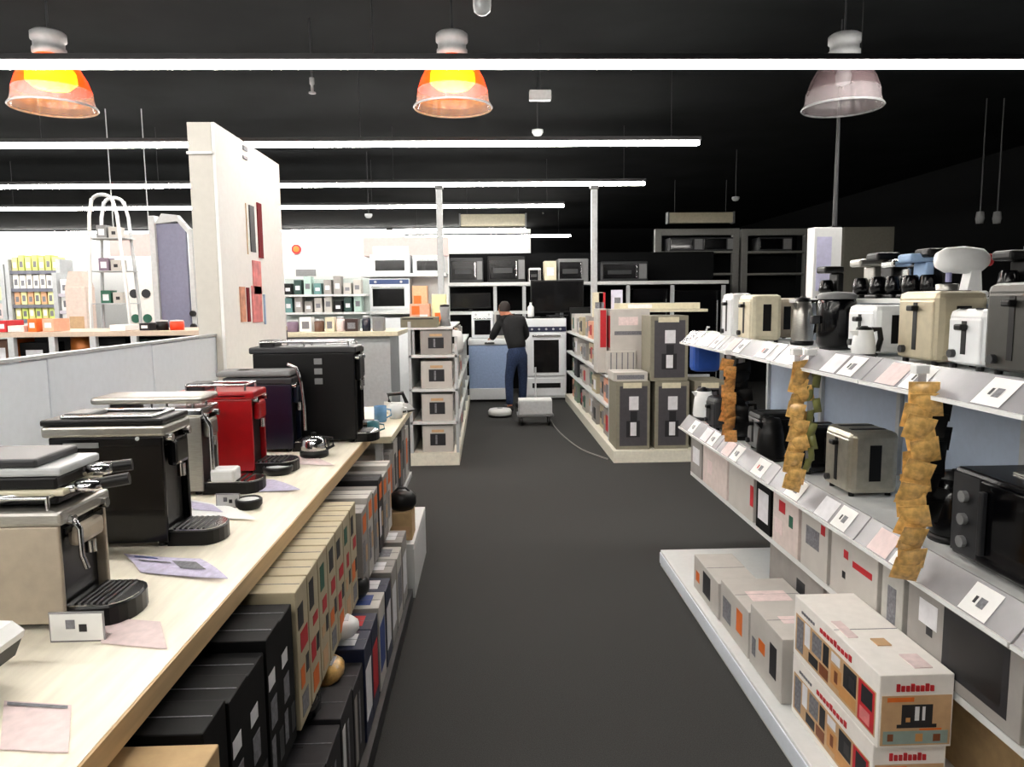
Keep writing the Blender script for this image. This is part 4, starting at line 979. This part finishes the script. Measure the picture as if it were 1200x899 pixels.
kettle('black kettle between the middle and farthest packet strips',1.42,gy(905,1.42),SZ,.22,.07,black,GLo)
toaster('black toaster with grey end just before the farthest packet strip',1.52,3.85,SZ,.22,.2,.21,black,GLo,0,grey)
kettle('dark grey kettle past the farthest packet strip on the lower shelf',1.45,4.2,SZ,.22,.07,dark,GLo)
toaster('dark grey toaster past the farthest packet strip on the lower shelf',1.5,4.55,SZ,.22,.2,.2,dark,GLo)
kettle('white kettle at the far end of the lower shelf',1.45,4.9,SZ,.22,.07,white,GLo)
# upper shelf
toaster('dark grey deep toaster at the near end of the upper shelf',1.68,gy(1232,1.68),UZ,.26,.26,.28,M('charcoal metal',(58,58,54),.4,.4),GU)
toaster('slim white toaster between the beige toaster and the dark grey one',1.62,gy(1143,1.62),UZ,.09,.2,.2,wenamel,GU)
toaster('beige metal toaster with a dark slot under the white stand mixer',1.64,gy(1098,1.64),UZ,.18,.26,.26,M('champagne metal',(196,186,160),.32,.45,var=.06),GU,0,M('champagne metal'))
toaster('white toaster left of the beige metal toaster',1.66,gy(1030,1.66),UZ,.18,.24,.21,wenamel,GU)
kettle('small white kettle in front of the white toaster on the upper shelf',1.47,gy(1010,1.47),UZ,.13,.045,white,GU)
t = T('fryer', 'black cylindrical fryer with a grey lid left of the white toaster', 'fryer', (1.63,gy(977,1.63),UZ), 0, GU)
MB().lathe([(0,.01),(.075,.01),(.085,.03),(.085,.22),(.08,.235),(0,.24)], gloss, n=24).build('body', t); MB().lathe([(.085,.235),(.088,.25),(.07,.265),(0,.27)], grey, n=24).build('lid', t)
MB().box(-.12,-.08,-.015,.015,.12,.16,dark,.006).build('handle', t); MB().lathe([(0,0),(.07,0),(.07,.012),(0,.012)], dark, n=20).build('foot', t)
kettle('steel kettle between the cream toaster and the black fryer',1.62,gy(938,1.62),UZ,.25,.055,steel,GU)
toaster('small beige toaster behind the steel kettle on the upper shelf',1.72,gy(912,1.72),UZ,.14,.2,.24,beige,GU)
toaster('cream toaster with rounded top beside the white end toaster',1.5,gy(888,1.5),UZ,.17,.22,.26,cream,GU)
toaster('white toaster at the far end of the upper shelf',1.46,gy(862,1.46),UZ,.12,.2,.27,wenamel,GU)
# blue pack with white top at far end
t = T('pack', 'blue pack with a white top hanging at the far end of the upper shelf', 'pack', (1.46,4.93,1.16))
MB().box(-.09,.09,-.07,.07,0,.2,M('bright blue film',(44,84,168),.3),.03).build('body', t, 'blue wrap')
MB().box(-.1,.095,-.075,.075,.19,.27,white,.03).build('lid', t, 'white top')
MB().tube([(0,-.02,.265),(0,-.05,.3),(0,-.09,.3)], .006, lgrey, 6).build('hook', t)
# riser items (row on the top shelf)
TZ = 1.64
t = T('stand_mixer', 'white stand mixer with a red end knob above the beige toaster', 'mixer', (2.1,gy(1122,2.1),TZ)); t.scale = (.84,.84,1.0)
MB().box(-.07,.1,-.07,.07,0,.03,white,.015).build('base', t)
MB().prism([(-.0,.03),(.08,.03),(.07,.12),(.02,.12)],'y',-.035,.035,white).build('stand', t)
MB().lathe([(0,-.15),(.035,-.145),(.055,-.1),(.06,0),(.05,.09),(.03,.12),(0,.122)], white, (.0,0,.165), 22, Matrix.Rotation(R(90),4,'Y')).build('motor_head', t)
MB().lathe([(0,0),(.028,0),(.026,.02),(0,.022)], inkred, (.122,0,.165), 16, Matrix.Rotation(R(90),4,'Y')).build('knob', t, 'red end knob')
MB().cyl((-.08,0,.12),(-.08,0,.07),.015,M('lilac grey plastic',(150,150,190),.4),10).build('beater', t)
MB().lathe([(0,0),(.04,0),(.05,.02),(.055,.06),(.05,.062),(.045,.022),(0,.01)], steel, (-.085,0,.0), 18).build('bowl', t)
def coffeepot(label, x, y, mm, h=.17):
    t = T('coffee_maker', label, 'coffee maker', (x,y,TZ), 0, 'silver appliances on the raised back row')
    MB().box(-.06,.06,-.06,.06,0,.02,black,.008).build('base', t); MB().box(.02,.06,-.055,.055,.02,h,mm,.008).build('tower', t)
    MB().box(-.06,.06,-.06,.06,h,h+.04,mm,.012).build('head', t)
    MB().lathe([(0,.022),(.035,.022),(.042,.05),(.035,.1),(.028,.11)], gloss, (-.02,0,0), 16).build('jug', t)
rw = [(2.05,4.4,black,'black'),(2.05,gy(1008,2.05),steel,'steel'),(2.02,gy(1028,2.02),black,'black'),(2.05,gy(1046,2.05),chrome,'chrome'),(2.05,gy(1066,2.05),ltblue,'pale blue'),(2.1,gy(1086,2.1),black,'black'),(2.15,2.98,black,'black'),(2.15,2.8,chrome,'chrome'),(2.12,2.5,dark,'dark grey')]
for i,(x,y_,mm,nm) in enumerate(rw):
    coffeepot('%s filter coffee maker on the raised back row, %s from the far end'%(nm,ORD[i]), x, y_, mm, .15+.02*(i%3))
# tall white sign with lavender face and rod
x_=pb(947,267,984,341,5.6)
t = T('display_sign', 'tall white double-sided display sign with a lavender panel behind the black fryer', 'sign', ((x_[0]+x_[1])/2,5.6,0)); hw=(x_[1]-x_[0])/2
sy_=Matrix.Rotation(R(6),4,'Z')
MB().box(-hw,hw,-.05,.05,x_[2]-.1,x_[3],white,.006,sy_).build('panel', t)
MB().box(-hw*.8,hw*.25,-.053,-.05,x_[2],x_[3]-.07,M('lavender panel',(206,204,232),.5),0,sy_).build('poster', t, 'lavender printed face')
MB().box(-.03,.03,-.03,.03,.02,x_[2]-.1,lgrey).build('post', t); MB().box(-.2,.2,-.2,.2,0,.02,dark,.004).build('foot', t)
q = atY(978,268,6.5)
t = T('hanging_rod', 'slim tapering grey rod hanging from the ceiling above the lavender sign', 'rod', (q.x,6.5,q.z)); MB().cyl((0,0,0),(0,0,CE-q.z-.003),.022,dark,8,.008).build('rod', t); MB().box(-.04,.04,-.04,.04,-.03,.02,black).build('hook', t)
for px in (1148,1168):
    q=atY(px,262,9); t=T('ceiling_spotlight','small unlit grey spotlight, %s of the pair on the dark ceiling at the far right'%('left' if px<1160 else 'right'),'spotlight',(q.x,9,q.z)); MB().lathe([(0,0),(.04,0),(.05,.06),(.04,.14),(0,.15)],grey,n=14).build('head',t); MB().cyl((0,0,.14),(0,0,CE-q.z-.003),.008,dark,6).build('stem',t)

# clip strips with packets
def packet(nm, mm, sz):
    t = T('packet', 'x', 'packet')
    n=4; vs=[]; w_,h=sz
    for i in range(n+1):
        for j in range(n+1):
            u,v=i/n*2-1,j/n*2-1; b=.014*(1-u*u)*(1-v*v)
            vs.append((u*w_/2,-b,-h/2+v*h/2))
    N=len(vs); vs+= [(x,-y,z) for x,y,z in vs]
    fs=[(i*(n+1)+j,(i+1)*(n+1)+j,(i+1)*(n+1)+j+1,i*(n+1)+j+1) for i in range(n) for j in range(n)]
    fs+=[tuple(N+k for k in reversed(f)) for f in fs]
    MB().add(vs,fs,mm,True).build('pouch', t)
    MB().box(-w_/2,w_/2,-.001,.001,-.012,.004,mm).build('header_seal', t)
    return t
def clip(Y, xa, z0, z1, label, plabel, step, sz, mm, tilt=0, side=.0, first=None, darkstrip=False):
    t = T('clip_strip', label, 'clip strip', (xa,Y,z1), 0, 'hanging clip strips')
    L_=z1-z0
    MB().box(-.012,.012,-.0015,.0015,-L_,0,railclear).build('strip', t)
    MB().box(-.02,.02,-.004,.03,-.005,.02,white,.002).build('hook', t)
    n=int(L_/step); g='packets on '+label.split(',')[0]
    p0=packet(1,mm,sz)
    for k in range(n):
        o = p0 if k==0 else dup(p0)
        o.location=(xa+rnd.uniform(-.012,.012)+tilt*k/n, Y-.02-.012*(k%2), z1-.03-k*step)
        o.rotation_euler=(R(14+rnd.uniform(-8,8)), rnd.uniform(-.25,.25), rnd.uniform(-.6,.3))
        o['label']=plabel%ORD2[k]; o['group']=g
clip(2.10, 1.262, .85, 1.43, 'clear clip strip full of amber packets, nearest of the three', '%s amber packet from the top of the nearest clip strip', .033, (.08,.07), amber, -.03)
clip(2.97, 1.262, .90, 1.42, 'clear clip strip full of amber packets, middle of the three', '%s amber packet from the top of the middle clip strip', .034, (.07,.065), amber)
clip(3.83, 1.262, .92, 1.36, 'clear clip strip full of amber packets, farthest of the three', '%s amber packet from the top of the farthest clip strip', .034, (.065,.065), amberd)
clip(2.15, 1.325, .98, 1.38, 'dark strip of black packets, beside the nearest amber strip', '%s black packet from the top, on the strip beside the nearest amber strip', .045, (.08,.07), black)
clip(3.84, 1.33, .98, 1.34, 'dark strip of black packets, behind the farthest amber strip', '%s black packet from the top, on the strip behind the farthest amber strip', .045, (.08,.07), black)
clip(2.95, 1.312, .95, 1.42, 'narrow strip of olive packets, behind the middle amber strip', '%s olive packet from the top, on the strip behind the middle amber strip', .05, (.03,.06), M('olive film',(120,122,70),.35))

# ------------------------------------------------------------------ left background
# goods shelf right behind the divider
LT = T('goods_table', 'low shelf unit with toys and tools behind the pale partition', 'shelving', (0,0,0))
lz = atY(100, 388, 6.6).z
MB().box(-4.6,-1.95,6.4,7.3,lz-.04,lz,M('worn wood board',(196,178,160),.6)).build('shelf', LT)
MB().box(-4.6,-1.95,6.45,7.3,lz-.34,lz-.3,lgrey).build('shelf', LT)
MB().box(-4.6,-1.95,7.25,7.3,0,lz-.04,dark).build('back_panel', LT)
for px in (14,62,110,158): 
    q=atY(px,400,6.42); MB().box(q.x-.025,q.x+.025,6.4,6.45,0,lz-.04,lgrey).build('upright', LT)
def litem(i, a, c, top, z, nm, mm, shape):
    q0=atY(a,top,6.55); q1=atY(c,top,6.55); h=max(q0.z-z,.05); w_=q1.x-q0.x
    if shape=='b':
        carton('carton','%s on the wooden board behind the partition'%nm if z==lz else '%s on the lower board behind the partition'%nm, q0.x,q1.x,6.5,6.75,z,z+h,mm,[('N',.2,.3,.8,.7,inklight)],'goods behind the partition')
    else:
        t=T('drum','%s on the lower board behind the partition'%nm if z!=lz else '%s on the wooden board behind the partition'%nm,'drum',((q0.x+q1.x)/2,6.55+w_/2,z),0,'goods behind the partition')
        MB().lathe([(0,0),(w_/2,0),(w_/2*1.02,h*.5),(w_/2,h),(0,h)],mm,n=20).build('body',t); MB().lathe([(w_/2*.9,h),(w_/2*.95,h+.01),(0,h+.015)],lgrey,n=20).build('lid',t)
L2=lz-.3
litem(0,0,11,376,lz,'red flat carton',inkred,'b'); litem(1,13,32,385-3,lz,'pink carton',pink,'b'); litem(2,36,46,374,lz,'small orange and green carton',inkorange,'b')
litem(3,53,66,374,lz,'salmon carton',M('salmon carton board'),'b'); litem(4,180,194,377,lz,'black drum',black,'c'); litem(5,196,212,377,lz,'bright red-orange drum',M('red orange plastic',(232,62,24),.4),'c')
litem(6,166,178,379,lz,'charcoal carton',boxdark,'b'); litem(7,132,150,382,lz,'white dish carton',white,'b')
litem(8,0,12,398,L2,'brown carton',M('brown plastic'),'b'); litem(9,16,24,398,L2,'orange carton',inkorange,'b'); litem(10,27,60,402,L2,'long black carton',boxblack,'b')
litem(11,76,104,391,L2,'copper coloured drum',M('copper brown',(184,106,44),.4,.3),'c'); litem(12,112,150,396,L2,'wide black carton',boxblack,'b'); litem(13,158,176,398,L2,'dark green carton',M('deep green carton'),'b')

# grocery-like racks along the far left
def rack(label, a, b, c, d, Y, rowpx, ncol, palette, plabel, shm):
    x0,x1,z0,z1=pb(a,b,c,d,Y)
    t=T('goods_rack',label,'rack',(0,0,0)); MB().box(x0,x1,Y+.3,Y+.34,0,z1,shm).build('back_panel',t)
    for s in (x0,x1): MB().box(s-.03,s+.03,Y-.02,Y+.34,0,z1+.03,lgrey).build('upright',t)
    for j,py in enumerate(rowpx):
        z=atY((a+c)/2,py,Y).z; MB().box(x0,x1,Y,Y+.3,z-.05,z,shm).build('shelf',t)
        for i in range(ncol):
            nm,mm=palette[(i*3+j*2)%len(palette)]; cw_=(x1-x0-.06)/ncol; xa=x0+.05+i*cw_
            carton('pack','%s pack on the %s row of the %s, %s from its left end'%(nm,ORD[j],plabel,ORD[i]),xa,xa+cw_*.8,Y+.03,Y+.25,z,z+.2+.03*((i+j)%2),mm,[('N',.2,.2,.8,.6,inkgrey if nm!='yellow' else inklight)],'packs on the '+plabel,cat='pack',seam=False)
yel=M('yellow film',(222,214,140),.4); lem=M('lemon carton',(238,234,170),.5); ora=M('peach carton')
rack('long grey rack with rows of yellow and white packs before the white wall',16,306,68,400,11.5,[317,338,357,374,393],7,[('yellow',yel),('lemon',lem),('white',boxw2),('lime',M('lime film',(212,226,120),.4)),('peach',ora),('white',boxw2)],'yellow pack rack',M('slate shelf',(110,112,124),.5))
rack('grey rack cut by the left edge of the view, left of the yellow pack rack',-60,312,2,400,11.5,[330,352,374,394],4,[('grey',boxgrey),('pink',pink),('lemon',lem)],'grey rack',M('grey green metal'))
rack('white narrow rack of white cards beside the yellow pack rack',70,322,84,400,10.8,[344,364,383],1,[('white',paper)],'narrow card rack',M('lilac grey shelf',(196,190,200),.5))
x_=pb(86,318,104,398,10)
t=T('display_tower','beige pink display tower right of the narrow card rack','display stand',((x_[0]+x_[1])/2,10,0)); hw=(x_[1]-x_[0])/2
MB().box(-hw,hw,-.12,.12,0,x_[3]-.2,M('beige pink board',(220,200,188),.6),.01).build('body',t); MB().box(-hw*.7,hw*.7,-.125,-.12,1.0,1.5,inkcream).build('poster',t); MB().prism([(-hw,x_[3]-.2),(hw,x_[3]-.2),(hw*.6,x_[3]),(-hw*.6,x_[3])],'y',-.1,.1,M('beige pink board')).build('header',t)
# tubular metal stand
x_=pb(112,228,152,392,7.9); cx=(x_[0]+x_[1])/2; hw=(x_[1]-x_[0])/2; zt_=x_[3]
t=T('tubular_rack','tall tapering tubular metal display rack with a looped top','rack',(cx,7.9,0))
for yy in (-.12,.12):
    for s in (-1,1): MB().tube([(s*hw,yy,0),(s*hw*.85,yy,zt_*.6),(s*hw*.62,yy,zt_*.92),(s*hw*.45,yy,zt_*.98)],.018,white if yy<0 else lgrey,8).build('post',t)
    MB().tube([(hw*.45*math.cos(a),yy,zt_*.97+hw*.3*math.sin(a)) for a in [math.pi*k/10 for k in range(11)]],.018,lgrey,8).build('top_loop',t)
for f in (.45,.6,.72,.84):
    MB().box(-hw*.9,hw*.9,-.12,.12,zt_*f-.01,zt_*f,lgrey).build('shelf',t)
for i,(f,nm,mm) in enumerate([(.45,'pink',rose),(.6,'green',inkgreen),(.72,'mauve',M('mauve plastic')),(.84,'grey',grey)]):
    carton('pack','%s pack on the %s shelf of the tubular metal rack'%(nm,['lowest','second','third','top'][i]),cx-hw*.5,cx-hw*.05,7.84,7.98,zt_*f,zt_*f+.13,mm,[('N',.2,.2,.8,.7,inklight)],'packs in the tubular rack',cat='pack')
    carton('pack','white pack beside the %s one on the tubular metal rack'%nm,cx+hw*.05,cx+hw*.5,7.84,7.98,zt_*f,zt_*f+.11,boxwhite,[('N',.3,.3,.7,.6,inkdark)],'packs in the tubular rack',cat='pack')
# signs behind rack
x_=pb(154,318,180,392,8.6)
t=T('card_stand','white card display with dark dots between the tubular rack and the framed panel','display stand',((x_[0]+x_[1])/2,8.6,0)); hw=(x_[1]-x_[0])/2
MB().box(-hw,hw,-.04,.04,0,x_[3],boxw2,.004).build('panel',t)
for k in range(3):
    for s in (-.45,.45): MB().cyl((s*hw,-.04,x_[3]-.25-.28*k),(s*hw,-.05,x_[3]-.25-.28*k),.05,[inkdark,inkgreen,inkorange][k],12).build('dot',t)
x_=pb(130,274,180,300,9.4)
t=T('header_sign','small pink header sign hung behind the tubular rack','sign',((x_[0]+x_[1])/2,9.4,x_[2])); hw=(x_[1]-x_[0])/2
MB().box(-hw,hw,-.02,.02,0,x_[3]-x_[2],hm,.004).build('panel',t)
for s in (-.8,.8): MB().cyl((s*hw,0,x_[3]-x_[2]),(s*hw,0,CE-x_[2]-.003),.006,lgrey,6).build('wire',t)
# framed blue-grey panel
Ya,Yb=6.2,6.9; A_=atY(180,252,6.2); 
t=T('framed_panel','blue-grey panel in a light metal frame standing left of the white pillar','display board',(atY(204,300,7.7).x,7.7,0),R(-12)); 
x_=pb(181,250,229,378,7.7); hw=(x_[1]-x_[0])/2; zt_=x_[3]; zb_=lz-.3
bpan=M('slate blue panel',(116,118,142),.5,var=.05)
MB().box(-hw*.72,hw*.62,-.01,.02,1.2,zt_-.1,bpan).build('panel',t,'slate blue face')
MB().box(-hw,-hw*.72,-.04,.04,0,zt_-.02,lgrey,.006).build('post',t); MB().box(hw*.8,hw,-.04,.04,0,zt_-.16,lgrey,.006).build('post',t)
MB().prism([(-hw*.72,zt_-.1),(-hw*.4,zt_),(hw*.3,zt_-.02),(hw*.98,zt_-.2),(hw*.98,zt_-.26),(hw*.3,zt_-.08)],'y',-.03,.03,lgrey).build('top_arm',t)
MB().box(-hw*.72,hw*.8,-.03,.03,1.16,1.22,lgrey).build('crossbar',t)
for k in range(2): MB().cyl((hw*.9,-.05,1.55-.13*k),(hw*.9,-.08,1.55-.13*k),.03,black,12).build('knob',t)
